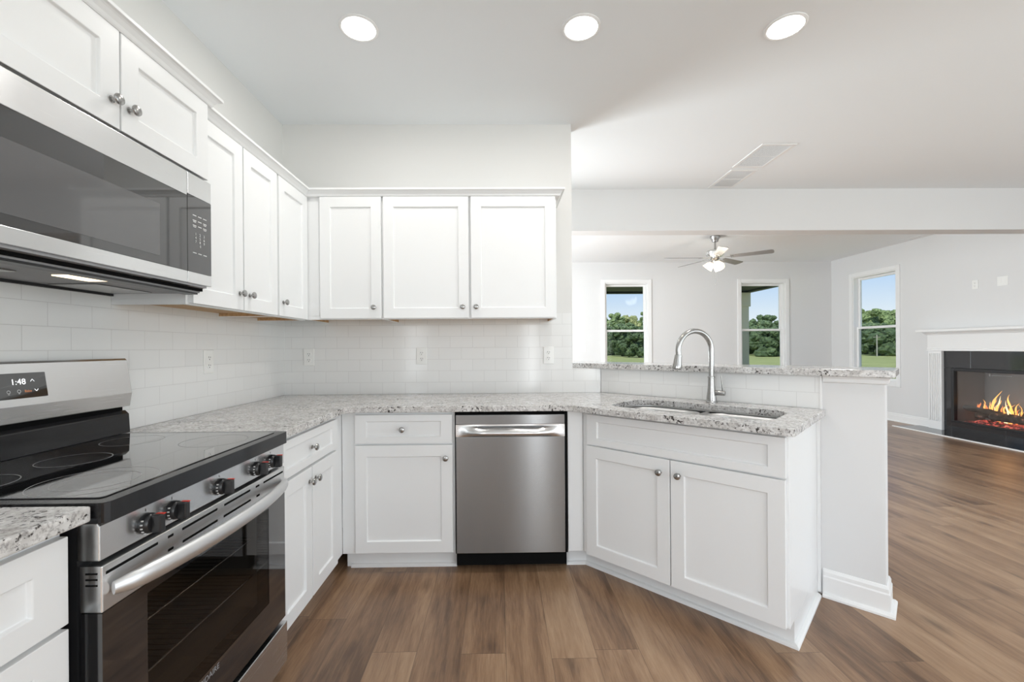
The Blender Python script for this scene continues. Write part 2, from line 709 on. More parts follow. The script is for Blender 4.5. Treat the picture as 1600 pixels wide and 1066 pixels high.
O_HALL = (-6.1, -3.9, .3, 2.4)  # unseen wall openings, added to hold the fill lights
O_LIV = (1.1, 3.5, .3, 2.4)
O_DIN = (-4.9, -1.5, .3, 2.4)
O_REAR = (3.3, 6.7, .25, 2.45)
O_SIDE = (2.07, 2.25, .18, 2.12)
wall('wall_left', 'y', YB, YF, -.15, 0, 0, HL + .1, 'wallk', [O_HALL, O_LIV], label='kitchen wall behind the range and microwave')
wall('wall_back', 'x', 0, 1.98, 0, .12, 0, H, 'wallk', label='kitchen wall behind the three-door upper cabinets')
W1 = (3.482, 4.30, .62, 2.43)
W2 = (6.078, 6.93, .62, 2.43)
W3 = (3.86, 4.715, .62, 2.43)
FB = (1.68, 2.99, .146, .898)
wall('wall_far', 'x', 0, XR + .15, YF, YF + .15, 0, HL + .1, 'wall', [W1, W2], label='far living room wall with two windows')
wall('wall_right', 'y', YB, YF, XR, XR + .15, 0, HL + .1, 'wall', [W3, FB, O_DIN], label='living room wall with the fireplace')
wall('wall_rear', 'x', -.15, XR + .15, YB - .15, YB, 0, HL + .1, 'wall', [O_REAR, O_SIDE], label='wall behind the camera')
E1, E2 = st(3.02, T0), st(3.02, T0 + .12)
b = MB().prism([(1.98, 0), (T0 * R2, 0), E1, E2, (1.98, (T0 + .12) * R2 - 1.98)], 0, 1.078)
struct(b.build('wall_peninsula', 'wall', bevel=.004), 'white half wall carrying the raised granite bar', 'wall')

# tiles: thin slabs whose own x runs along the wall
def tiles(name, x0, x1, z0, z1, loc, rot, label, extra=()):
    b = MB().box(x0, x1, -.008, 0, z0 - .914, z1 - .914)
    for q in extra:
        b.box(q[0], q[1], -.008, 0, q[2] - .914, q[3] - .914)
    return struct(b.build(name, 'tile', loc=loc, rot=(0, 0, rot)), label, 'tiles')


tiles('wall_tile_back', .008, 1.975, .914, 1.466, (0, -.0003, .914), 0, 'white subway tiles below the back upper cabinets', [(1.975, T0 * R2 - .012, .914, 1.077)])
tiles('wall_tile_left', -3.4, -.001, .914, 1.466, (.0003, 0, .914), LEFT, 'white subway tiles behind the range')
sx, sy = st(0, T0 - .0003)
tiles('wall_tile_peninsula', 1.545, 2.778, .914, 1.077, (sx, sy, .914), PEN, 'two courses of white subway tile under the raised bar')
b = MB().box(2.778, 2.787, -.012, 0, 0, .163)
struct(b.build('trim_1', 'trim', loc=(sx, sy, .914), rot=(0, 0, PEN)), 'white edge strip ending the bar tiles', 'trim')
# cap moulding under the bar end
b = MB().sweep([st(2.79, T0 - .0003), st(3.0203, T0 - .0003), st(3.0203, T0 + .1203)], [(0, 0), (.010, .004), (.012, .02), (.022, .032), (0, .032)], 1, 1.045)
struct(b.build('trim_2', 'trim'), 'small cove moulding under the bar end', 'trim')

BASE = [(0, 0), (.014, 0), (.014, .095), (.010, .102), (.010, .118), (.005, .130), (0, .133)]
SHOE = [(0, 0), (.018, 0), (.017, .008), (.011, .015), (0, .018)]


def baseboard(name, path, side, label):
    prof = [(.0005, 0.0), (.032, 0.0), (.031, .010), (.024, .018), (.0145, .020)] + BASE[2:]
    b = MB().sweep(path, prof, side)
    return struct(b.build(name, 'trim', bevel=.0015), label, 'baseboard')


baseboard('baseboard_peninsula', [st(2.785, T0), st(3.02, T0), st(3.02, T0 + .12), st(2.6, T0 + .12)], 1, 'white baseboard wrapping the end of the half wall')
baseboard('baseboard_right', [(XR, YF), (XR, 3.285)], 1, 'white baseboard left of the fireplace')
baseboard('baseboard_far', [(.1, YF), (XR - .03, YF)], 1, 'white baseboard along the far wall')
baseboard('baseboard_right_two', [(XR, 1.38), (XR, YB)], 1, 'white baseboard right of the fireplace')

# ------------------------------------------------------------------ windows


def window(name, hole, axis, face, label):
    """double-hung window; local x along the wall, local y outward, z up"""
    a0, a1, z0, z1 = hole
    wd, ht = a1 - a0, z1 - z0
    if axis == 'x':
        loc, rot = (a0, face, z0), 0.
    else:                              # right wall, seen from inside: local x runs towards -Y
        loc, rot = (face, a1, z0), -PI / 2
    o = bpy.data.objects.new(name, None)
    C.objects.link(o)
    o.location, o.rotation_euler = loc, (0, 0, rot)
    struct(o, label, 'window')
    c = .068
    b = MB()
    for (x0, x1, q0, q1) in ((-c, 0, -c, ht + c), (wd, wd + c, -c, ht + c), (0, wd, ht, ht + c), (0, wd, -c, 0)):
        b.box(x0, x1, -.018, 0, q0, q1)
    b.build('casing', 'trim', o, bevel=.004)
    b = MB()
    for (x0, x1, q0, q1) in ((0, .016, 0, ht), (wd - .016, wd, 0, ht), (.016, wd - .016, ht - .016, ht), (.016, wd - .016, 0, .016)):
        b.box(x0, x1, 0, .13, q0, q1)
    b.build('jamb', 'trim', o)
    zm = ht * .502

    def sash(zz0, zz1, y, nm):
        f = .038
        b = MB()
        for (x0, x1, q0, q1) in ((.016, .016 + f, zz0, zz1), (wd - .016 - f, wd - .016, zz0, zz1), (.016 + f, wd - .016 - f, zz1 - f, zz1), (.016 + f, wd - .016 - f, zz0, zz0 + f)):
            b.box(x0, x1, y, y + .03, q0, q1)
        so = b.build('sash', 'trim', o, bevel=.003)
        b = MB().box(.016 + f, wd - .016 - f, y + .012, y + .014, zz0 + f, zz1 - f)
        b.build('pane', 'pane', so)
        return so
    sash(.016, zm + .02, .055, 'lower')
    sash(zm - .02, ht - .016, .088, 'upper')
    b = MB().box(.02, wd - .02, .122, .1225, .02, zm)
    b.build('insect_screen', 'screen', o)
    return o


window('window_1', W1, 'x', YF, 'left of the two windows in the far wall, porch roof above trees')
window('window_2', W2, 'x', YF, 'right of the two windows in the far wall, beige porch post outside')
window('window_3', W3, 'y', XR, 'window in the fireplace wall looking onto a meadow')



def opening(name, hole, axis, face, inward, bars, label):
    """white casing and upright bars of an added, unseen opening around a fill light"""
    a0, a1, z0, z1 = hole
    b = MB()
    q0, q1 = sorted((face, face + inward * .018))
    r0, r1 = sorted((face - inward * .01, face - inward * .05))

    def put(u0, u1, v0, v1, w0, w1):
        if axis == 'x':
            b.box(u0, u1, w0, w1, v0, v1)
        else:
            b.box(w0, w1, u0, u1, v0, v1)
    c = .07
    put(a0 - c, a0, z0 - c, z1 + c, q0, q1)
    put(a1, a1 + c, z0 - c, z1 + c, q0, q1)
    put(a0, a1, z1, z1 + c, q0, q1)
    put(a0, a1, z0 - c, z0, q0, q1)
    for i in range(bars):
        x = a0 + (a1 - a0) * (i + 1) / (bars + 1)
        put(x - .025, x + .025, z0, z1, r0, r1)
    return struct(b.build(name, 'trim'), label, 'window')


opening('added_opening_1', O_REAR, 'x', YB, 1, 2, 'wide opening added behind the camera for a fill light')
opening('added_opening_2', O_SIDE, 'x', YB, 1, 0, 'narrow slot added behind the camera for a strip of fill light')
opening('added_opening_3', O_DIN, 'y', XR, -1, 2, 'wide opening added outside the frame on the right for a fill light')
opening('added_opening_4', O_HALL, 'y', 0, 1, 1, 'opening added in the left wall behind the camera for a fill light')
opening('added_opening_5', O_LIV, 'y', 0, 1, 1, 'opening added out of sight in the living room for a fill light')

# ------------------------------------------------------------------ cabinets


def shaker(name, parent, x0, x1, z0, z1, stile=.062, rail=None, y=-.0005, th=.0205, m='cab'):
    rail = stile if rail is None else rail
    yf, yp = y - th, y - th + .009
    b = MB()
    o = [(x0, z0), (x1, z0), (x1, z1), (x0, z1)]
    i1 = [(x0 + stile, z0 + rail), (x1 - stile, z0 + rail), (x1 - stile, z1 - rail), (x0 + stile, z1 - rail)]
    e = .003
    i2 = [(x0 + stile + e, z0 + rail + e), (x1 - stile - e, z0 + rail + e), (x1 - stile - e, z1 - rail - e), (x0 + stile + e, z1 - rail - e)]
    vs = [(p[0], y, p[1]) for p in o] + [(p[0], yf, p[1]) for p in o] + [(p[0], yf, p[1]) for p in i1] + [(p[0], yp, p[1]) for p in i2]
    fs = [(0, 1, 2, 3)]
    for k in range(4):
        n = (k + 1) % 4
        fs += [(k, n, 4 + n, 4 + k), (4 + k, 4 + n, 8 + n, 8 + k), (8 + k, 8 + n, 12 + n, 12 + k)]
    fs.append((12, 13, 14, 15))
    b.add(vs, fs)
    return b.build(name, m, parent, bevel=.0016)


def knob(parent, x, z, y=-.021):
    b = MB().lathe([(.0095, 0), (.0095, .002), (.0055, .004), (.005, .013), (.008, .016), (.0145, .0185), (.0158, .022), (.0145, .026), (.010, .0285), (.004, .0295)], (x, y, z), '-y', 20)
    return b.build('knob', 'nickel', parent, smooth=35, label='brushed nickel knob')


def base_body(parent, wd, dep, toe=True, z1=.880, name='body'):
    b = MB().box(0, wd, 0, dep, .105, z1)
    b.build(name, 'cab', parent, bevel=.0015)
    if toe:
        b = MB().box(0, wd, .075, dep, 0, .105)
        b.build('toe_kick', 'cab', parent)


# base cabinet left of the corner (local x = Y + 1.34)
k = thing('base_cabinet', 'white base cabinet with one drawer and two doors, right beside the range', 'cabinet', (.61, -1.34, 0), LEFT)
MB().box(0, .729, 0, .609, .105, .880).build('body', 'cab', k, bevel=.0015)
MB().box(0, .80, .075, .609, 0, .105).build('toe_kick', 'cab', k)
d = shaker('drawer', k, .008, .606, .713, .864, .062, .036)
knob(d, .305, .787)
d = shaker('door', k, .008, .303, .116, .701)
knob(d, .275, .640)
d = shaker('door', k, .310, .606, .116, .701)
knob(d, .338, .640)

# base cabinet on the back wall, left of the dishwasher
k = thing('base_cabinet', 'white base cabinet with one drawer and a single door, left of the dishwasher', 'cabinet', (.6105, -.61, 0))
base_body(k, .6175, .609)
d = shaker('drawer', k, .077, .604, .710, .866, .062, .036)
knob(d, .335, .787)
d = shaker('door', k, .077, .605, .116, .700)
knob(d, .569, .631)

# sink cabinet across the angle
k = thing('sink_cabinet', 'white angled sink base with a false drawer front and two doors', 'cabinet', (*st(1.80, .932), 0), PEN)
S0 = 1.80
b = MB().box(0, 2.765 - S0, 0, .02, .105, .8748)
b.box(2.745 - S0, 2.765 - S0, .0201, T0 - .932 - .001, .105, .880)
pts = [(1.846, -.61), (1.928, -.61), (1.940, -.598), (1.940, -.59), (1.846, -.59)]
loc2 = [((x - y) / R2 - S0, (x + y) / R2 - .932) for x, y in pts]
b.prism(loc2, .105, .880)
b.build('body', 'cab', k, bevel=.0015)
b = MB().box(-.037, 2.765 - S0, .075, .095, 0, .105)
b.box(2.745 - S0, 2.765 - S0, .0951, T0 - .932 - .001, 0, .105)
pts = [(1.846, -.535), (1.9585, -.535), (1.9725, -.5205), (1.9725, -.515), (1.846, -.515)]
b.prism([((x - y) / R2 - S0, (x + y) / R2 - .932) for x, y in pts], 0, .105)
b.build('toe_kick', 'cab', k)
shaker('drawer_front', k, 1.836 - S0, 2.757 - S0, .703, .864, .062, .036)
d = shaker('door', k, 1.832 - S0, 2.291 - S0, .107, .695)
knob(d, 2.246 - S0, .632)
d = shaker('door', k, 2.296 - S0, 2.755 - S0, .107, .695)
knob(d, 2.336 - S0, .632)
MB().box(2.7655 - S0, 2.778 - S0, T0 - .932 - .022, T0 - .932 - .001, .0185, .880).build('corner_strip', 'cab', k)

# drawer base in the near left corner (local x = Y + 2.9)
k = thing('drawer_cabinet', 'white drawer base left of the range, at the edge of the picture', 'cabinet', (.602, -2.9, 0), LEFT)
MB().box(0, .775, 0, .60, .105, .880).build('body', 'cab', k, bevel=.0015)
MB().box(0, .775, .075, .60, 0, .105).build('toe_kick', 'cab', k)
d = shaker('drawer', k, .012, .770, .690, .862, .066, .05)
knob(d, .39, .776)
d = shaker('drawer', k, .012, .770, .405, .680, .066, .05)
knob(d, .39, .54)
d = shaker('drawer', k, .012, .770, .116, .395, .066, .05)
knob(d, .39, .256)


def upper(label, loc, rotz, wd, dep, z0, z1, doors, sidefill=0.):
    k = thing('wall_cabinet', label, 'cabinet', loc, rotz)
    b = MB().box(0, wd, 0, dep, z0 + .022, z1)
    b.box(0, wd, 0, .019, z0, z0 + .0219)
    b.box(0, .016, .0191, dep, z0, z0 + .0219)
    b.box(wd - .016, wd, .0191, dep, z0, z0 + .0219)
    b.build('body', 'cab', k, bevel=.001)
    b = MB().box(.0162, wd - .0162, .0193, dep, z0 + .017, z0 + .0218)
    b.box(.0162, .021, .0193, dep, z0 + .001, z0 + .0169)
    b.box(wd - .021, wd - .0162, .0193, dep, z0 + .001, z0 + .0169)
    b.box(.0211, wd - .0211, .0193, .024, z0 + .001, z0 + .0169)
    b.build('bottom_panel', 'wood', k, label='raw wood underside')
    for x0, x1, q0, q1, kx, kz in doors:
        d = shaker('door', k, x0, x1, q0, q1)
        knob(d, kx, kz)
    return k


ZT = 2.152
upper('white upper cabinet with one narrow door, left of the three on the back wall', (.2885, -.317, 0), 0, .4765, .3085, 1.405, 2.19,
      [(.098, .470, 1.410, ZT, .427, 1.476)])
upper('white two-door upper cabinet above the middle and right back outlets', (.7655, -.317, 0), 0, 1.0645, .3085, 1.405, 2.19,
      [(.005, .525, 1.410, ZT, .488, 1.476), (.539, 1.056, 1.410, ZT, .570, 1.476)])
upper('white tall two-door upper cabinet right beside the microwave', (.288, -1.334, 0), LEFT, .654, .2795, 1.400, 2.19,
      [(.012, .338, 1.405, ZT, .309, 1.479), (.346, .646, 1.405, ZT, .386, 1.479)])
upper('white single-door upper cabinet in the corner of the left wall', (.288, -.6795, 0), LEFT, .362, .2795, 1.400, 2.19,
      [(.010, .352, 1.405, ZT, .048, 1.480)])
k = upper('white short two-door cabinet above the microwave', (.358, -2.10, 0), LEFT, .765, .3495, 1.860, 2.19,
          [(.004, .379, 1.866, ZT, .352, 1.940), (.385, .762, 1.866, ZT, .412, 1.940)])

CROWN = [(.0005, 2.1535), (.0205, 2.1535), (.024, 2.158), (.027, 2.168), (.036, 2.180), (.041, 2.184), (.049, 2.186), (.049, 2.197), (.0005, 2.197)]
o = MB().sweep([(.288, -1.283), (.288, -.317), (1.83, -.317), (1.83, -.004)], CROWN, 1).build('crown_molding', 'cab', bevel=.0012)
tag(o, 'white crown moulding topping the corner run of upper cabinets', 'molding')
o = MB().sweep([(.004, -2.10), (.358, -2.10), (.358, -1.3345), (.2905, -1.3345)], CROWN, 1).build('crown_molding', 'cab', bevel=.0012)
tag(o, 'white crown moulding on the cabinet above the microwave', 'molding')

# shoe mouldings along the toe kicks
o = MB().sweep([(.6355, -.535), (1.2275, -.535)], SHOE, 1).build('trim_3', 'trim')
struct(o, 'white shoe moulding below the cabinet left of the dishwasher', 'trim')
o = MB().sweep([(1.846, -.535), (1.9585, -.535), st(2.7655, 1.007), st(2.7655, T0 - .034)], SHOE, 1).build('trim_4', 'trim')
struct(o, 'white shoe moulding around the foot of the sink cabinet', 'trim')

# ------------------------------------------------------------------ granite


def arc(cx, cy, r, a0, a1, n=8):
    return [(cx + r * math.cos(a0 + (a1 - a0) * i / n), cy + r * math.sin(a0 + (a1 - a0) * i / n)) for i in range(n + 1)]


def rrect(x0, x1, y0, y1, r, n=8):
    p = []
    for cx, cy, a in ((x1 - r, y0 + r, -PI / 2), (x1 - r, y1 - r, 0), (x0 + r, y1 - r, PI / 2), (x0 + r, y0 + r, PI)):
        p += arc(cx, cy, r, a, a + PI / 2, n)
    return p


TF = .845
YC = -.657
xi = TF * R2 - YC                  # inner corner towards the peninsula
poly = [(.009, -1.336), (.650, -1.336)]
poly += arc(.650 + .05, YC - .05, .05, PI, PI / 2, 6)
poly += [(xi - .03, YC), (xi - .012, YC - .003), (xi + .012, YC - .02)]
poly += [st(2.780, TF), st(2.795, TF + .004), st(2.80, TF + .016)]
poly += [st(2.80, T0 - .0125), (T0 * R2 - .016, -.009), (.009, -.009)]
hole = [st(s, t) for s, t in rrect(1.924, 2.692, .958, 1.358, .10)]
o = MB().prism(poly, .882, .914, [hole]).build('countertop', 'granite', bevel=.004)
tag(o, 'speckled granite worktop running round the corner to the sink', 'worktop')
o = MB().prism([(.009, -2.9), (.648, -2.9), (.648, -2.108), (.009, -2.108)], .882, .914).build('countertop', 'granite', bevel=.004)
tag(o, 'short granite worktop left of the range, at the picture edge', 'worktop')
TB = 1.502
p = [(1.983, TB * R2 - 1.983), (2.0, TB * R2 - 2.0)] + [st(3.035, TB), st(3.05, TB + .005), st(3.056, TB + .02), st(3.056, TB + .36), (1.983, (TB + .36) * R2 - 1.983)]
o = MB().prism(p, 1.0785, 1.112).build('bar_top', 'granite', bevel=.004)
tag(o, 'raised granite bar top on the half wall behind the sink', 'worktop')

# ------------------------------------------------------------------ sink and faucet
k = thing('kitchen_sink', 'stainless undermount double bowl sink in the angled worktop', 'sink', (*st(2.308, 1.158), 0), PEN)


def bowl(x0, x1, y0, y1, zt, zb):
    b = MB()
    rings = [(0, zt, .10), (0.003, zt - .02, .10), (.012, zb + .03, .09), (.04, zb, .06)]
    loops = []
    for ins, z, r in rings:
        loops.append([(x, y, z) for x, y in rrect(x0 + ins, x1 - ins, y0 + ins, y1 - ins, r, 6)])
    n = len(loops[0])
    vs = [v for lp in loops for v in lp]
    fs = []
    for i in range(len(loops) - 1):
        for a in range(n):
            c = (a + 1) % n
            fs.append((i * n + a, i * n + c, (i + 1) * n + c, (i + 1) * n + a))
    fs.append(tuple((len(loops) - 1) * n + a for a in range(n)))
    b.add(vs, fs)
    o = b.build('bowl', 'steel_sink', k, smooth=50)
    so = o.modifiers.new('sheet', 'SOLIDIFY')
    so.thickness = .0015
    so.offset = -1
    cx, cy = (x0 + x1) / 2, (y0 + y1) / 2
    MB().lathe([(.045, 0), (.045, .002), (.036, .003), (.03, .0005)], (cx, cy, zb + .001), 'z', 24).build('drain', 'chrome', o, smooth=40)
    return o


bowl(-.388, -.012, -.204, .204, .872, .68)
bowl(.012, .388, -.204, .204, .872, .68)
outer = rrect(-.41, .41, -.217, .217, .12)
MB().prism(outer, .8755, .8815, [rrect(-.387, .387, -.203, .203, .105)]).build('rim', 'steel_sink', k)
# saddle between the bowls
b = MB()
pr = [(-.0118, .8625), (-.0105, .867), (-.005, .8705), (.005, .8705), (.0105, .867), (.0118, .8625)]
n = len(pr)
vs = [(x, -.199, z + .004) for x, z in pr] + [(x, .199, z + .004) for x, z in pr]
fs = [(i, i + 1, n + i + 1, n + i) for i in range(n - 1)] + [(n - 1, 0, n, 2 * n - 1), tuple(range(n)), tuple(range(2 * n - 1, n - 1, -1))]
b.add(vs, fs).build('divider', 'steel_sink', k, smooth=40)

k = thing('kitchen_faucet', 'tall brushed nickel gooseneck faucet behind the sink', 'faucet', (*st(2.297, 1.452), .914), PEN)
MB().lathe([(.031, .0005), (.031, .004), (.027, .008), (.0265, .020), (.0255, .03), (.021, .065), (.0185, .10), (.0178, .135), (.0195, .137), (.0195, .143), (.016, .146)], seg=28).build('body', 'nickel', k, smooth=35)
fd = Vector((-math.sin(math.radians(31)), -math.cos(math.radians(31)), 0))
pts = [(0, 0, .145), (0, 0, .20), (0, 0, .27)]
rr = .106
for i in range(1, 17):
    a = PI * i / 16 * 1.06
    pts.append(fd * (rr - rr * math.cos(a)) + Vector((0, 0, .290 + rr * math.sin(a))))
side = Vector((fd.y, -fd.x, 0))
MB().tube(pts, .0145, 16, upv=side).build('spout', 'nickel', k, smooth=50)
ea = PI * 1.06
end = pts[-1]
dn = (fd * math.sin(ea) + Vector((0, 0, math.cos(ea)))).normalized()
dn = (dn + fd * .34).normalized()
hp = [end + dn * q for q in (0, .004, .006, .03, .062, .078, .082)]
MB().tube(hp, [.015, .015, .0185, .0200, .0235, .0255, .024], 18, upv=side).build('spray_head', 'nickel', k, smooth=40)
MB().tube([end + dn * q for q in (.0822, .0835)], [.019, .0185], 18, upv=side).build('spray_face', 'plastic_black', k, smooth=40)
b = MB().lathe([(.0125, .0135), (.0135, .02), (.0135, .066), (.0120, .070)], (0, 0, .055), 'x', 20)
o = b.build('handle_hub', 'nickel', k, smooth=35)
MB().tube([(.058, 0, .067), (.057, -.004, .10), (.054, -.006, .150)], [.0045, .004, .0035], 10).build('lever', 'nickel', o, smooth=50)

# ------------------------------------------------------------------ dishwasher
k = thing('dishwasher', 'stainless dishwasher with a pocket handle between white base cabinets', 'dishwasher', (1.2290, -.61, 0))
b = MB().box(.001, .612, .03, .58, .02, .8805)
b.box(.001, .0055, -.018, .0299, .107, .8805)
b.box(.5985, .612, -.018, .0299, .107, .8805)
b.box(.0056, .5984, -.006, .0299, .8635, .8805)
b.build('body', 'dark', k)
MB().box(.006, .598, .045, .06, .012, .107).build('kick_plate', 'plastic_black', k, bevel=.002)
# front door: flat panel below, then a band that swells into the grip
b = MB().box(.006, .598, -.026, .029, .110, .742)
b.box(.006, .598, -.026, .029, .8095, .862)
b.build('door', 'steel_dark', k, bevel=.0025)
b = MB()
nx, nz = 44, 14
vs, fs = [], []
for i in range(nx + 1):
    u = i / nx
    x = .006 + .592 * u
    e = min(u, 1 - u) / .30
    e = 1 if e >= 1 else e * e * (3 - 2 * e)
    for j in range(nz + 1):
        v = j / nz
        bul = math.sin(PI * min(1, v / .82) ** .8) if v < .82 else 0
        pocket = -.010 * (1 if v >= .84 else 0)
        y = -.026 - e * (.034 * bul + pocket)
        vs.append((x, y, .7425 + .0668 * v))
for i in range(nx):
    for j in range(nz):
        a = i * (nz + 1) + j
        fs.append((a, a + nz + 1, a + nz + 2, a + 1))
b.add(vs, fs)
b.build('handle', 'steel', k, smooth=60)

# ------------------------------------------------------------------ microwave
MX, MY = .387, -2.098
k = thing('microwave', 'stainless over-the-range microwave with black glass door', 'microwave', (MX, MY, 0), LEFT)
MW = .762
MB().box(.002, MW - .002, .0425, .376, 1.440, 1.851).build('body', 'grey', k, bevel=.002)
b = MB().box(.004, MW - .004, .031, .0424, 1.446, 1.849)
b.build('vent_backing', 'dark', k)
DS = .637          # door / control panel split
MB().box(0, DS - .0012, 0, .03, 1.768, 1.853).build('door_trim', 'steel', k, bevel=.002)
MB().box(0, DS - .0012, 0, .03, 1.463, 1.504).build('door_trim', 'steel', k, bevel=.002)
g = MB().box(0, DS - .0012, .0008, .03, 1.5045, 1.7675).build('door', 'blackglass', k, label='black glass door')
M['mwmesh'] = mat('perforated_window_mesh', (.085, .085, .088), .10, spec=.8, coat=.6)
MB().box(.06, .512, -.0002, .0006, 1.530, 1.697).build('window', 'mwmesh', g)
MB().box(DS + .0012, MW, 0, .03, 1.776, 1.853).build('panel_trim', 'steel', k, bevel=.002)
MB().box(DS + .0012, MW, 0, .03, 1.463, 1.504).build('panel_trim', 'steel', k, bevel=.002)
g = MB().box(DS + .0012, MW, .0008, .03, 1.5045, 1.7755).build('control_panel', 'blackglass', k, label='black keypad panel')
cx = (DS + MW) / 2
text('keypad_lettering', '1    2    3\n4    5    6\n7    8    9\n      0     ', .0135, 'print', g, (cx, -.0003, 1.622), (PI / 2, 0, 0), depth=.0001)
for r, zz in enumerate((1.708, 1.690, 1.672, 1.574)):
    for c in (-.027, 0, .027):
        b = MB().box(cx + c - .009, cx + c + .009, -.0002, .0007, zz - .0014, zz + .0014)
        if r in (1, 2) and c != 0:
            b.box(cx + c - .007, cx + c + .007, -.0002, .0007, zz - .0064, zz - .0040)
        b.build('key_label', 'print', g)
# underside
b = MB().box(.02, MW - .02, .006, .0305, 1.4555, 1.4628)
b.build('bottom_lip', 'grey', k)
b = MB().box(.50, .66, .008, .02, 1.4545, 1.4554)
b.build('vent_slot', 'dark', k)
MB().box(.015, MW - .015, .0425, .085, 1.4335, 1.4398).build('grease_bar', 'plastic_black', k)
for x0, x1 in ((.05, .27), (.50, .72)):
    MB().box(x0, x1, .19, .345, 1.4365, 1.4398).build('filter', 'nickel', k, bevel=.001)
o = MB().box(.335, .445, .105, .165, 1.4372, 1.4398).build('lamp_lens', 'mwlamp', k, label='lit lamp lens')
MB().box(.002, MW - .002, .365, .376, 1.4305, 1.4398).build('rear_lip', 'plastic_black', k)

# ------------------------------------------------------------------ range
RX, RY, RW = .657, -2.1035, .762
k = thing('range', 'stainless electric range with black glass cooktop', 'range', (RX, RY, 0), LEFT)
b = MB().box(.003, .10, .046, .635, .06, .874)
b.box(RW - .10, RW - .003, .046, .635, .06, .874)
b.box(.1001, RW - .1001, .046, .635, .06, .31)
b.box(.1001, RW - .1001, .046, .635, .69, .874)
b.box(.1001, RW - .1001, .52, .635, .3101, .6899)
b.build('body', 'black_metal', k)
for x in (.05, RW - .05):
    MB().box(x - .02, x + .02, .10, .14, 0, .0599).build('foot', 'plastic_black', k)
# cooktop: black rim with a rounded front and the glass sheet
b = MB().prism(rrect(0, RW, -.016, .583, .016, 5), .875, .917)
top = b.build('cooktop', 'enamel', k, bevel=.006, seg=3)
g = MB().prism(rrect(.028, RW - .028, .018, .572, .012, 4), .9171, .9195).build('cooktop_glass', 'blackglass', k, bevel=.001)


def ring(cx, cy, r, wd=.0011):
    b = MB()
    n = 72
    vs, fs = [], []
    for i in range(n):
        a = 2 * PI * i / n
        for q in (r - wd, r + wd):
            vs.append((cx + q * math.cos(a), cy + q * math.sin(a), .91975))
    for i in range(n):
        j = (i + 1) % n
        fs.append((2 * i, 2 * i + 1, 2 * j + 1, 2 * j))
    b.add(vs, fs).build('burner_ring', 'ring', g)


for wx, wy, r in ((.520, -1.955, .118), (.520, -1.955, .080), (.275, -1.755, .080), (.245, -1.985, .088), (.225, -1.50, .085), (.510, -1.515, .098)):
    ring(wy - RY, RX - wx, r)
# control panel with five knobs
b = MB().extrude_x([(0, .797), (.045, .797), (.045, .8745), (.004, .8745), (0, .868)], .002, RW - .002)
cp = b.build('control_panel', 'steel', k, bevel=.002)
b = MB()
for y in (-1.985, -1.905, -1.722, -1.535, -1.440):
    x = y - RY
    kb = MB().lathe([(.0235, .0003), (.0235, .004), (.0222, .014), (.0195, .017), (.0185, .0185)], (x, 0, .829), '-y', 28).build('knob', 'plastic_black', cp, smooth=35, label='black control knob with red mark')
    MB().box(x - .0085, x + .0085, -.040, -.0172, .829 - .0205, .829 + .0205).build('grip', 'plastic_black', kb, bevel=.003)
    MB().box(x + .001, x + .0088, -.0403, -.022, .829 + .0196, .829 + .0211).build('pointer', 'red', kb)
    b = MB()
    for a in range(7):
        q = math.radians(150 + a * 22)
        b.box(x + .0228 * math.cos(q) - .0016, x + .0228 * math.cos(q) + .0016, -.0105, -.006, .829 + .0228 * math.sin(q) - .0014, .829 + .0228 * math.sin(q) + .0014)
    b.build('scale_print', 'print', kb)
    MB().box(x - .0006, x + .0006, -.0006, .0002, .829 + .0265, .829 + .033).build('index_line', 'plastic_black', cp)
# oven door
b = MB().box(.004, RW - .004, -.003, .043, .690, .786)
dr = b.build('door_rail', 'steel', k, bevel=.0025)
b = MB()
for y0, y1 in ((-2.090, -1.954), (-1.922, -1.905), (-1.874, -1.736), (-1.704, -1.571), (-1.538, -1.518), (-1.491, -1.358)):
    b.box(y0 - RY, y1 - RY, -.0036, -.001, .7655, .7715)
for y0, y1 in ((-1.922, -1.905), (-1.873, -1.736), (-1.707, -1.568), (-1.534, -1.516)):
    b.box(y0 - RY, y1 - RY, -.0036, -.001, .733, .739)
for z in (.745, .757, .769):
    b.box(.0034, .0046, .006, .030, z, z + .0035)
b.build('vent_slot', 'dark', dr)
b = MB().box(.004, .118, -.003, .040, .222, .6895)
b.box(RW - .118, RW - .004, -.003, .040, .222, .6895)
b.box(.1181, RW - .1181, -.003, .040, .222, .335)
b.box(.1181, RW - .1181, -.003, .040, .668, .6895)
b.build('door', 'blackglass', k, label='black glass oven door')
b = MB().box(.1182, RW - .1182, -.0025, .0005, .3352, .6678)
ow = b.build('window', 'ovenglass', k)
# oven cavity seen through the window: dark box with two racks
b = MB().box(.1003, RW - .1003, .515, .5198, .3102, .6898)
b.box(.1003, .104, .047, .5149, .3102, .6898)
b.box(RW - .104, RW - .1003, .047, .5149, .3102, .6898)
b.box(.1041, RW - .1041, .047, .5149, .3102, .314)
b.build('cavity', 'oven_lining', k)
for z in (.43, .56):
    b = MB()
    for yy in (.06, .50):
        b.tube([(.106, yy, z), (RW - .106, yy, z)], .0035, 8)
    for i in range(25):
        xx = .115 + (RW - .23) * i / 24
        b.tube([(xx, .06, z + .003), (xx, .50, z + .003)], .0016, 6)
    b.build('oven_rack', 'chrome', k, smooth=50)
b = MB()
hx0, hx1 = .020, RW - .020
n = 26
pts, rad = [], []
for i in range(n + 1):
    u = i / n
    x = hx0 + (hx1 - hx0) * u
    y = -.012 - .052 * (1 - (2 * u - 1) ** 2) ** .7
    pts.append((x, y, .733))
b.tube(pts, [.0125 if 1 < i < n - 1 else (.0115 if 0 < i < n else .008) for i in range(n + 1)], 16, flat=1.7)
b.build('handle', 'satin', k, smooth=60, label='bowed stainless handle')
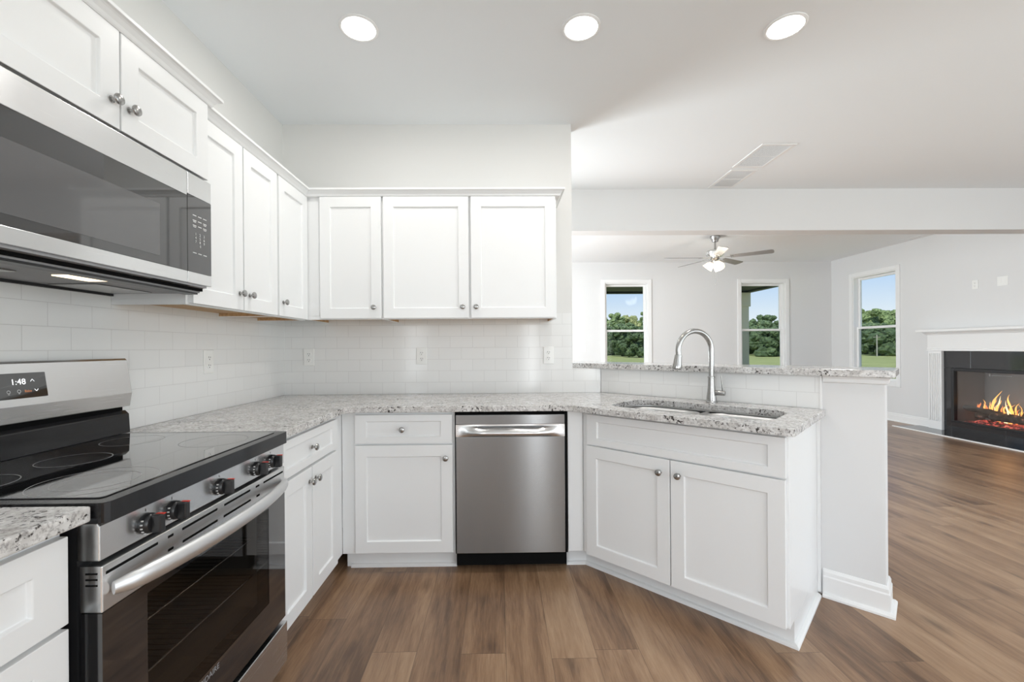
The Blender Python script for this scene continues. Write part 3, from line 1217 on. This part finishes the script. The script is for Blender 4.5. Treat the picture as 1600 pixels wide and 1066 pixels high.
text('brand_lettering', 'FRIGIDAIRE', .0225, 'grey', k, (-1.79 - RY, -.0034, .318), (PI / 2, 0, 0), depth=.0001)
# storage drawer
MB().box(.004, RW - .004, -.010, .040, .055, .205).build('drawer', 'steel', k, bevel=.003)
# backguard: black riser, recess, and slanted stainless console
b = MB().extrude_x([(.570, .9196), (.574, .990), (.588, 1.003), (.634, 1.003), (.634, .9196)], .004, RW - .004)
b.build('riser', 'enamel', k, bevel=.002)
MB().box(.012, RW - .012, .592, .634, 1.0032, 1.040).build('recess', 'dark', k)
con = [(.573, 1.018), (.565, 1.068), (.583, 1.190), (.589, 1.197), (.634, 1.197), (.634, 1.0405), (.5915, 1.0405), (.5915, 1.018)]
b = MB().extrude_x(con, 0, RW)
cs = b.build('console', 'steel', k, bevel=.003)
# the display lies on the slanted face, from (y .565,z 1.068) up to (y .583,z 1.190)
tilt = math.atan2(.018, .122)
dsp = MB().box(-.13, .13, -.0015, .002, -.037, .037).build('display', 'blackglass', cs, loc=(-1.775 - RY, .5736, 1.126), rot=(-tilt, 0, 0), label='black glass clock display')
x0 = 1.775
text('clock_digits', '1:48', .0235, 'led', dsp, (-1.722 + x0, -.0018, .011), (PI / 2, 0, 0), depth=.0001)
text('bake_lettering', 'Bake', .010, 'led_o', dsp, (-1.699 + x0, -.0018, -.017), (PI / 2, 0, 0), depth=.0001)
for sgn, xx, zz in ((1, -1.684, .013), (-1, -1.676, -.015)):
    xx += x0
    b = MB()
    for e in (-1, 1):
        vs = [(xx, -.0018, zz + sgn * .003), (xx, -.0018, zz + sgn * .005), (xx + e * .0055, -.0018, zz - sgn * .0015), (xx + e * .0055, -.0018, zz - sgn * .0035)]
        b.add(vs, [(0, 1, 2, 3)])
    b.build('arrow_mark', 'led', dsp)
b = MB()
for xx in (-1.7235, -1.7505):
    xx += x0
    nseg = 16
    vs, fs = [], []
    for i in range(nseg):
        a = 2 * PI * i / nseg
        for q in (.0038, .0048):
            vs.append((xx + q * math.cos(a), -.0018, -.016 + q * math.sin(a)))
    for i in range(nseg):
        j = (i + 1) % nseg
        fs.append((2 * i, 2 * i + 1, 2 * j + 1, 2 * j))
    b.add(vs, fs)
    b.box(xx - .0022, xx + .0022, -.0018, -.0016, -.0235, -.0225)
b.build('icon_print', 'print', dsp)

# ------------------------------------------------------------------ outlets and plates


def outlet(label, loc, rotz, parts=True, switch=0, wd=.071, ht=.116):
    k = thing('switch_plate' if switch else 'wall_outlet', label, 'switch' if switch else 'outlet', loc, rotz)
    MB().box(-wd / 2, wd / 2, -.006, 0, -ht / 2, ht / 2).build('cover_plate', 'white_plastic', k, bevel=.002)
    if switch:
        for x in ((-.023, .023) if switch == 2 else (0,)):
            MB().box(x - .016, x + .016, -.0085, -.0061, -.033, .033).build('rocker', 'white_plastic', k, bevel=.001)
        return k
    for z in (.020, -.020):
        f = MB().lathe([(.0165, 0), (.0165, .0015), (.0155, .002)], (0, -.0061, z), '-y', 20).build('receptacle', 'white_plastic', k)
        b = MB()
        b.box(-.0075, -.0050, -.0086, -.0082, z - .001, z + .007)
        b.box(.0050, .0075, -.0086, -.0082, z - .001, z + .006)
        b.box(-.0022, .0022, -.0086, -.0082, z - .0105, z - .006)
        b.build('slots', 'slot', f)
    return k


outlet('white outlet in the left wall tiles between range and corner', (.0088, -.790, 1.166), LEFT)
outlet('white outlet in the back tiles nearest the corner', (.176, -.0088, 1.170), 0)
outlet('white outlet in the back tiles above the single-drawer base cabinet', (.943, -.0088, 1.173), 0)
outlet('white outlet in the back tiles beside the raised bar', (1.813, -.0088, 1.172), 0)
outlet('white double switch plate on the far wall left of the windows', (3.06, YF - .0005, 1.185), 0, switch=2, wd=.118)
outlet('white outlet above the mantel, nearer the window', (XR - .0005, 2.71, 2.02), -PI / 2)
o = outlet('wide white cable plate above the mantel, farther from the window', (XR - .0005, 2.394, 2.02), -PI / 2, switch=2, wd=.116)

# ------------------------------------------------------------------ ceiling fittings
for i, (x, y, lb) in enumerate(((.812, -.903, 'round recessed ceiling light above the base cabinets, nearest the left wall'),
                                (1.879, -.91, 'round recessed ceiling light in the middle of the row of three'),
                                (2.864, -.92, 'round recessed ceiling light farthest right, over the peninsula'))):
    k = thing('recessed_light', lb, 'ceiling light', (x, y, H), 0, 'recessed kitchen ceiling lights')
    MB().lathe([(.092, -.0004), (.092, -.004), (.084, -.008), (.078, -.006), (.078, -.0004)], seg=40, cap=False).build('trim_ring', 'trim', k, smooth=40)
    MB().lathe([(.0779, -.0005), (.0779, -.0045), (.001, -.0065)], seg=40).build('diffuser', 'can', k)
    d = bpy.data.lights.new('recessed_lamp', 'AREA')
    d.shape, d.size, d.energy, d.color = 'DISK', .15, 6, (1, .975, .94)
    lo = bpy.data.objects.new('recessed_lamp', d)
    C.objects.link(lo)
    lo.parent = k
    lo.location = (0, 0, -.012)


def vent(label, x0, x1, y0, y1, z, bars=1, fine=True):
    k = thing('ceiling_vent', label, 'vent', ((x0 + x1) / 2, (y0 + y1) / 2, z), 0)
    a, c = (x1 - x0) / 2, (y1 - y0) / 2
    f = .028
    b = MB()
    b.box(-a, a, -c, -c + f, -.007, -.0003)
    b.box(-a, a, c - f, c, -.007, -.0003)
    b.box(-a, -a + f, -c + f, c - f, -.007, -.0003)
    b.box(a - f, a, -c + f, c - f, -.007, -.0003)
    for i in range(bars):
        yy = -c + 2 * c * (i + 1) / (bars + 1)
        b.box(-a + f, a - f, yy - .005, yy + .005, -.0055, -.0003)
    b.build('frame', 'trim', k, bevel=.0015)
    MB().box(-a + f, a - f, -c + f, c - f, -.0011, -.0003).build('backing', 'vent_grey', k)
    b = MB()
    n = 30
    for i in range(n):
        xx = -a + f + (2 * a - 2 * f) * (i + .5) / n
        b.box(xx - .0011, xx + .0011, -c + f, c - f, -.0045, -.0012)
    b.build('louvres', 'trim', k)
    return k


vent('white return-air ceiling grille nearer the kitchen, larger of the pair', 3.485, 3.755, .282, .715, H, 1)
vent('white return-air ceiling grille nearer the beam', 3.505, 3.745, .765, 1.185, H, 1)
vent('small ceiling register close to the fireplace wall', XR - .16, XR - .03, 3.02, 3.50, HL, 0)

# ceiling fan
k = thing('ceiling_fan', 'brushed steel ceiling fan with grey blades and three lit shades', 'fan', (4.63, 3.3, HL))
MB().lathe([(.066, -.0005), (.066, -.03), (.05, -.055), (.042, -.085), (.018, -.092)], seg=28).build('canopy', 'nickel', k, smooth=35)
MB().lathe([(.013, -.0925), (.013, -.185)], seg=14).build('downrod', 'nickel', k, smooth=35)
MB().lathe([(.03, -.185), (.05, -.195), (.11, -.215), (.125, -.24), (.120, -.275), (.09, -.30), (.06, -.312)], seg=32).build('motor', 'chrome', k, smooth=35)
MB().lathe([(.055, -.3125), (.06, -.33), (.045, -.35), (.035, -.375), (.03, -.40)], seg=24).build('light_hub', 'nickel', k, smooth=35)
for i in range(5):
    a = math.radians(-36.6 + 72 * i)
    b = MB()
    L0, L1 = .20, .735
    out = [(L0, -.048), (L1 - .03, -.066), (L1 - .006, -.05), (L1, 0), (L1 - .006, .05), (L1 - .03, .066), (L0, .048)]
    tl = math.radians(12)
    vs = []
    for q in (-.003, .003):
        for x, y in out:
            vs.append((x, y * math.cos(tl) - q * math.sin(tl), -y * math.sin(tl) + q))
    n = len(out)
    fs = [tuple(range(n - 1, -1, -1)), tuple(range(n, 2 * n))] + [(j, (j + 1) % n, n + (j + 1) % n, n + j) for j in range(n)]
    b.add(vs, fs)
    bl = b.build('blade', 'blade', k, loc=(0, 0, -.318), rot=(0, 0, a))
    MB().box(.09, .235, -.018, .018, -.008, -.0035).build('blade_iron', 'chrome', bl, bevel=.002)
for i in range(3):
    a = math.radians(-90 + 120 * i)
    c, s_ = math.cos(a), math.sin(a)
    tl = math.radians(40)
    ax = Vector((c * math.sin(tl), s_ * math.sin(tl), -math.cos(tl)))
    p0 = Vector((c * .035, s_ * .035, -.375))
    MB().tube([p0 - ax * .02, p0 + ax * .02], [.018, .022], 14).build('socket', 'nickel', k, smooth=50)
    MB().tube([p0 + ax * q for q in (.018, .03, .05, .08, .105, .115)], [.026, .034, .050, .060, .068, .073], 22, cap=False).build('lamp_shade', 'shade', k, smooth=60, label='lit frosted glass shade')
d = bpy.data.lights.new('fan_lamp', 'POINT')
d.energy, d.color, d.shadow_soft_size = 12, (1, .93, .82), .13
lo = bpy.data.objects.new('fan_lamp', d)
C.objects.link(lo)
lo.parent = k
lo.location = (0, 0, -.49)
MB().tube([(.01, 0, -.40), (.01, 0, -.70)], .0016, 6).build('pull_chain', 'nickel', k)
MB().lathe([(.001, -.72), (.006, -.715), (.006, -.703), (.001, -.699)], (.01, 0, 0), seg=10).build('pull_knob', 'nickel', k, smooth=50)

# ------------------------------------------------------------------ fireplace
FY0, FY1 = 1.39, 3.28           # mantel ends
k = thing('mantel', 'white mantel with fluted legs around the fireplace', 'mantel', (XR, (FY0 + FY1) / 2, 0), -PI / 2)
hw = (FY1 - FY0) / 2
for sgn in (-1, 1):
    x0, x1 = (-hw, -hw + .19) if sgn < 0 else (hw - .19, hw)
    b = MB().box(x0, x1, -.075, -.0005, .012, 1.1345)
    lg = b.build('leg', 'trim', k, bevel=.002)
    b = MB()
    for i in range(6):
        xx = x0 + .026 + (x1 - x0 - .052) * i / 5
        b.box(xx - .0075, xx + .0075, -.088, -.0751, .13, 1.10)
    b.build('fluting', 'trim', lg, bevel=.002)
b = MB().box(-hw, hw, -.085, -.0005, 1.135, 1.365)
b.box(-hw - .006, hw + .006, -.094, -.0851, 1.135, 1.150)
b.box(-hw - .004, hw + .004, -.090, -.0851, 1.165, 1.182)
b.build('frieze', 'trim', k, bevel=.002)
prof = [(0, 1.3655), (.090, 1.3655), (.098, 1.378), (.112, 1.388), (.132, 1.395), (.135, 1.4045), (0, 1.4045)]
b = MB()
b.extrude_x([(-o_, z_) for o_, z_ in prof], -hw - .03, hw + .03)
b.build('cornice', 'trim', k, bevel=.002)
MB().box(-hw - .07, hw + .07, -.195, -.0005, 1.405, 1.438).build('shelf', 'trim', k, bevel=.003)

k = thing('fireplace_surround', 'polished black tile surround inside the white mantel', 'fireplace', (XR, (FY0 + FY1) / 2, 0), -PI / 2)
i0, i1 = -hw + .1905, hw - .1905
f0, f1 = 2.335 - 2.99, 2.335 - 1.68
b = MB()
zt = 1.1345
for x0, x1, z0, z1 in ((i0, f0 - .002, .012, .146), (f0 - .001, (f0 + f1) / 2 - .001, .012, .146), ((f0 + f1) / 2 + .001, f1 + .001, .012, .146), (f1 + .002, i1, .012, .146),
                       (i0, f0 - .002, .1475, .898), (f1 + .002, i1, .1475, .898),
                       (i0, f0 + .25, .8995, zt), (f0 + .252, f0 + .86, .8995, zt), (f0 + .862, i1, .8995, zt)):
    b.box(x0, x1, -.040, -.0005, z0, z1)
b.build('tile_face', 'black_tile', k, bevel=.001)

k = thing('fireplace_insert', 'black framed electric fireplace with glass front and lit flames', 'fireplace', (XR, 2.335, 0), -PI / 2)
a0, a1, z0, z1 = f0 + .002, f1 - .002, .148, .896
b = MB()
f = .040
for x0, x1, q0, q1 in ((a0, a0 + f, z0, z1), (a1 - f, a1, z0, z1), (a0 + f, a1 - f, z1 - f, z1), (a0 + f, a1 - f, z0, z0 + f * .6)):
    b.box(x0, x1, -.046, -.003, q0, q1)
    b.box(x0 + .012, x1 - .004 if x1 - x0 > .1 else x1, -.052, -.0461, q0 + .010, q1 - .012)
b.build('frame', 'black_metal', k, bevel=.002)
b = MB().box(a0 + f + .001, a1 - f - .001, -.022, -.019, z0 + .0255, z1 - f - .001)
b.build('glass_front', 'fireglass', k)
b = MB()
b.box(a0, a1, .42, .43, z0, z1)
b.box(a0, a0 + .01, -.0025, .4199, z0, z1)
b.box(a1 - .01, a1, -.0025, .4199, z0, z1)
b.box(a0 + .0101, a1 - .0101, -.0025, .4199, z0, z0 + .01)
b.box(a0 + .0101, a1 - .0101, -.0025, .4199, z1 - .01, z1)
b.build('firebox', 'firebox', k)
b = MB()
n1, n2 = 40, 14
vs, fs = [], []
for i in range(n1 + 1):
    for j in range(n2 + 1):
        x = a0 + .06 + (a1 - a0 - .12) * i / n1
        y = .03 + .33 * j / n2
        ed = min(1, min(i, n1 - i, j * 2, (n2 - j) * 2) / 4)
        vs.append((x, y, z0 + .0105 + ed * (.03 + .025 * noise.noise(Vector((x * 14, y * 14, 3))))))
for i in range(n1):
    for j in range(n2):
        a = i * (n2 + 1) + j
        fs.append((a, a + n2 + 1, a + n2 + 2, a + 1))
b.add(vs, fs).build('ember_bed', 'ember', k, smooth=80)
MB().box(-.19, .05, -.0185, -.012, z1 - .075, z1 - .068).build('handle_bar', 'nickel', k)
MB().box(-.205, -.185, -.0185, -.010, z1 - .085, z1 - .055).build('handle_bracket', 'nickel', k)


def wlog(pts, r, label, seed):
    rnd = random.Random(seed)
    P = []
    a, c = Vector(pts[0]), Vector(pts[1])
    n = 12
    for i in range(n + 1):
        q = a.lerp(c, i / n)
        q += Vector((rnd.uniform(-.006, .006), rnd.uniform(-.006, .006), rnd.uniform(-.006, .006)))
        P.append(q)
    b = MB().tube(P, [r * rnd.uniform(.88, 1.1) * (.75 if i in (0, n) else 1) for i in range(n + 1)], 12)
    o = b.build('fire_log', M['logs'], smooth=50)
    return tag(o, label, 'log', 'logs in the fireplace')


mt = mat('charred_log_glow', (.05, .04, .035), .9)
q = NT(mt)
t = q.n('TexCoord')
nz = q.noise(t.outputs['Object'], 16, 5, .7)
q.l(q.ramp(nz, [(.34, (.015, .013, .012, 1)), (.55, (.075, .06, .05, 1)), (.7, (.17, .145, .13, 1))]), q.b.inputs['Base Color'])
q.l(q.ramp(nz, [(.62, g1(0)), (.70, (1, .25, .08, 1))]), q.b.inputs['Emission Color'])
q.b.inputs['Emission Strength'].default_value = .5
M['logs'] = mt
wlog([(7.90, 2.93, .36), (8.02, 2.30, .275)], .036, 'thin charred log slanting across the back left of the fire', 1)
wlog([(7.93, 2.62, .272), (7.915, 1.95, .295)], .050, 'thick grey log lying across the front of the fire', 2)
wlog([(8.06, 2.50, .300), (7.98, 1.85, .36)], .042, 'charred log at the back right of the fire', 3)
wlog([(7.875, 2.78, .262), (8.06, 2.62, .285)], .040, 'short stub of log under the flames, end on', 4)

k = thing('fire', 'orange flames rising from the logs behind the glass', 'fire', (8.0, 2.45, .24), -PI / 2)


def flame(x, y, z, h, wd, seed, m_):
    """one ragged tongue of flame: a flattened, wavering, forked sheet with thickness"""
    rnd = random.Random(seed)
    b = MB()
    for q in range(rnd.choice((2, 3, 3, 4))):
        P, Rr = [], []
        n = 11
        hh = h * (1 if q == 0 else rnd.uniform(.35, .8))
        ww = wd * (1 if q == 0 else rnd.uniform(.35, .7))
        dx = 0 if q == 0 else rnd.uniform(-1.1, 1.1) * wd
        ph, fr = rnd.uniform(0, 6), rnd.uniform(4, 7)
        lean = rnd.uniform(-.35, .35)
        for i in range(n + 1):
            u = i / n
            P.append((x + dx * (1 - .4 * u) + lean * hh * u * u + ww * .9 * math.sin(ph + u * fr) * u, y + .010 * math.sin(ph * 2 + u * 4), z + hh * u))
            Rr.append(max(.0008, ww * (.45 + .9 * u) * (1 - u) ** 1.1 * (1 + .25 * math.sin(ph + 11 * u))))
        b.tube(P, Rr, 8, flat=.35, upv=(0, 1, 0))
    return b.build('flame', m_, k, smooth=70)


# local x runs to the right as seen from the room (towards -Y), around Y = 2.45
FL = [(-.36, .07, .014, .13, 'flame_low'), (-.31, .12, .018, .12, 'flame'), (-.27, .10, .016, .10, 'flame_low'), (-.24, .17, .022, .09, 'flame'), (-.20, .31, .032, .07, 'flame'), (-.195, .24, .022, .07, 'flame_core'),
      (-.15, .20, .024, .06, 'flame'), (-.11, .13, .020, .06, 'flame_low'), (-.07, .17, .020, .05, 'flame'), (-.02, .29, .030, .05, 'flame'), (-.015, .21, .020, .05, 'flame_core'), (.03, .20, .022, .04, 'flame'),
      (.07, .14, .018, .03, 'flame_low'), (.10, .22, .020, .0, 'flame'), (.105, .13, .016, .0, 'flame_core'), (.15, .09, .018, .0, 'flame'), (.19, .07, .016, .01, 'flame_low'), (.23, .13, .018, .01, 'flame'), (.27, .16, .020, .01, 'flame'),
      (.275, .10, .014, .01, 'flame_core'), (.32, .10, .018, .02, 'flame'), (.37, .14, .02, .03, 'flame'), (.42, .09, .018, .03, 'flame_low'), (.47, .15, .022, .03, 'flame'), (.53, .10, .018, .04, 'flame'),
      (-.17, .07, .024, -.03, 'flame_low'), (-.11, .08, .022, -.03, 'flame'), (-.06, .06, .022, -.035, 'flame_core'), (0, .07, .022, -.035, 'flame'), (.05, .06, .02, -.035, 'flame_low'), (-.30, .05, .02, .06, 'flame_low')]
for i, (x, h, wd, z, m_) in enumerate(FL):
    flame(x, .0 if i % 2 else -.03, z, h, wd, i + 50, m_)
d = bpy.data.lights.new('fire_lamp', 'POINT')
d.energy, d.color, d.shadow_soft_size = 1.0, (1, .45, .16), .12
lo = bpy.data.objects.new('fire_lamp', d)
C.objects.link(lo)
lo.parent = k
lo.location = (0, -.06, .25)

o = MB().box(7.402, XR - .0005, 1.20, 3.46, .0003, .012).build('hearth', 'black_tile', bevel=.001)
tag(o, 'flush polished black hearth slab on the floor before the fireplace', 'hearth')
o = MB().box(7.384, 7.4015, 1.20, 3.48, .0003, .014).build('hearth_strip', 'trim', bevel=.002)
tag(o, 'thin white edging strip along the front of the black hearth', 'trim')

# ------------------------------------------------------------------ outdoors
GZ = -.45
o = MB().prism([(-60, YF + .25), (XR + .7, YF + .25), (XR + .7, -60), (170, -60), (170, 170), (-60, 170)], GZ - .3, GZ)
struct(o.build('ground', 'grass'), 'green meadow beyond the windows', 'meadow')

# porch outside the far wall
k = thing('porch', 'dark porch roof outside the two far windows', 'porch', (4.0, 6.5, 2.56))
MB().box(-3.9, 3.72, -1.12, 1.33, .02, .10).build('soffit', 'porch', k)
b = MB().box(-3.9, 3.72, 1.18, 1.33, -.02, .0199)
b.box(3.57, 3.72, -1.12, 1.1799, -.02, .0199)
b.build('beam', 'porch', k)
k = thing('porch_post', 'square beige porch post outside the right far window', 'post', (7.50, 7.73, GZ))
MB().box(-.12, .12, -.12, .12, 0, 2.64).build('shaft', 'post', k, bevel=.006)
b = MB().box(-.15, .15, -.15, .15, 2.6401, 2.985)
b.build('capital', 'post', k, bevel=.01)


def tree(label, x, y, h, rw, m, seed, trunk=True):
    rnd = random.Random(seed)
    k = thing('tree', label, 'tree', (x, y, GZ), 0, 'trees at the edge of the meadow')
    b = MB()
    blobs = []
    for i in range(46):
        u = rnd.uniform(.08, .95)
        rr = rw * (1 - .55 * abs(u - .42) - .35 * max(0, u - .6)) * rnd.uniform(.15, 1.0)
        a = rnd.uniform(0, 2 * PI)
        blobs.append((rr * math.cos(a), rr * math.sin(a), h * u, rw * rnd.uniform(.20, .34) * (1.1 - .4 * u)))
    for bx, by, bz, br in blobs:
        bm = bmesh.new()
        bmesh.ops.create_icosphere(bm, subdivisions=3, radius=1)
        for v in bm.verts:
            n0 = noise.fractal(v.co * 2.3 + Vector((bx, by, bz)), .8, 2.1, 4)
            v.co = v.co * (br * (1 + .42 * n0))
            v.co.z = v.co.z * .85
            v.co += Vector((bx, by, bz + br * .1))
        b.add([tuple(v.co) for v in bm.verts], [tuple(v.index for v in f.verts) for f in bm.faces])
        bm.free()
    b.v = [(x_, y_, max(.05, z_)) for x_, y_, z_ in b.v]
    b.build('crown', m, k)
    MB().tube([(0, 0, 0), (.05, 0, h * .3), (0, .05, h * .7)], [.22, .17, .06], 8).build('trunk', 'trunk', k, smooth=50)
    return k


def at(px, depth):
    """world point on the ground seen at image column px at the given distance ahead"""
    return 1.473 + (px - 789) / F * depth + depth * yaw, -2.997 + depth


trees = [
    # window 1
    (940, 62, 7.2, 3.2, 'leaf_a', 'mid green tree at the left edge of the left far window'),
    (962, 60, 6.9, 3.0, 'leaf_a', 'mid green tree just right of the tallest one in the left far window'),
    (986, 64, 6.3, 3.4, 'leaf_c', 'yellowish round tree in the middle of the left far window'),
    (1012, 61, 6.9, 3.0, 'leaf_a', 'mid green tree at the right edge of the left far window'),
    (950, 52, 4.2, 2.8, 'leaf_b', 'low dark bush tree at lower left of the left far window'),
    (973, 53, 4.4, 3.0, 'leaf_b', 'low dark bush tree at lower middle of the left far window'),
    (1000, 52, 4.1, 2.8, 'leaf_b', 'low dark bush tree at lower right of the left far window'),
    # window 2
    (1182, 70, 5.9, 3.6, 'leaf_b', 'dark rounded tree beside the porch post in the right far window'),
    (1203, 70, 6.6, 3.0, 'leaf_b', 'tallest dark tree in the right far window'),
    (1222, 70, 5.5, 3.0, 'leaf_b', 'dark tree at the right edge of the right far window'),
    (1172, 66, 4.4, 3.4, 'leaf_b', 'low dark tree behind the porch post in the right far window'),
    (1192, 64, 4.1, 3.4, 'leaf_b', 'low dark bush tree in the middle of the right far window'),
    (1212, 65, 4.2, 3.4, 'leaf_b', 'low dark bush tree at lower right of the right far window'),
    # window 3
    (1343, 74, 7.0, 4.2, 'leaf_a', 'mid green tree at the left edge of the fireplace wall window'),
    (1366, 72, 7.6, 4.2, 'leaf_a', 'tall mid green tree in the middle of the fireplace wall window'),
    (1392, 74, 7.7, 4.4, 'leaf_a', 'tall mid green tree at the right of the fireplace wall window'),
    (1352, 66, 4.8, 4.0, 'leaf_b', 'low dark tree left of the pole in the fireplace wall window'),
    (1375, 65, 4.8, 4.0, 'leaf_b', 'low dark tree behind the pole in the fireplace wall window'),
    (1399, 66, 4.9, 4.0, 'leaf_b', 'low dark tree right of the pole in the fireplace wall window'),
]
for i, (px, dp, h, rw, m_, lb) in enumerate(trees):
    row = max(q_ for q_ in (0, 4, 7, 10, 13, 16) if q_ <= i)
    dp = (92 + 9 * (i - row)) if row in (0, 7, 13) else (84 - 9 * (i - row))
    x, y = at(px, dp)
    tree(lb, x, y, 1.68 + (h - 1.68) * dp / trees[i][1], rw * (1.0 if row in (0, 7, 13) else .95), m_, 100 + i)
# continuous woodland far behind the nearer trees
rnd = random.Random(5)
b = MB()
bm = bmesh.new()
bmesh.ops.create_icosphere(bm, subdivisions=2, radius=1)
sph_v = [v.co.copy() for v in bm.verts]
sph_f = [tuple(v.index for v in f.verts) for f in bm.faces]
bm.free()
for i in range(190):
    ang = math.radians(-22 + 112 * i / 189)
    dd = 152 + rnd.uniform(-4, 4)
    for z_, r_2 in ((1.6, 2.6), (4.6, 2.3), (6.6 + rnd.uniform(-.6, .9), 1.8)):
        cx_, cy_ = 1.5 + dd * math.sin(ang), -3 + dd * math.cos(ang)
        sd = Vector((i * 1.7, z_, 3))
        b.add([(cx_ + rnd.uniform(0, .01) + v.x * r_2 * k_, cy_ + v.y * r_2 * k_, max(GZ, GZ + z_ + v.z * r_2 * .8 * k_)) for v, k_ in ((v, 1 + .45 * noise.noise(v * 1.9 + sd)) for v in sph_v)], sph_f)
o = b.build('woodland', 'leaf_b')
tag(o, 'dark belt of woodland along the far edge of the meadow', 'woodland')
o['kind'] = 'stuff'
x, y = at(1377, 62)
k = thing('utility_pole', 'thin grey utility pole on the meadow outside the fireplace wall window', 'pole', (x, y, GZ))
MB().tube([(0, 0, 0), (0, 0, 3.15)], [.085, .07], 10).build('shaft', 'pole', k, smooth=50)
MB().box(-.5, .5, -.05, .05, 2.75, 2.83).build('crossarm', 'pole', k)
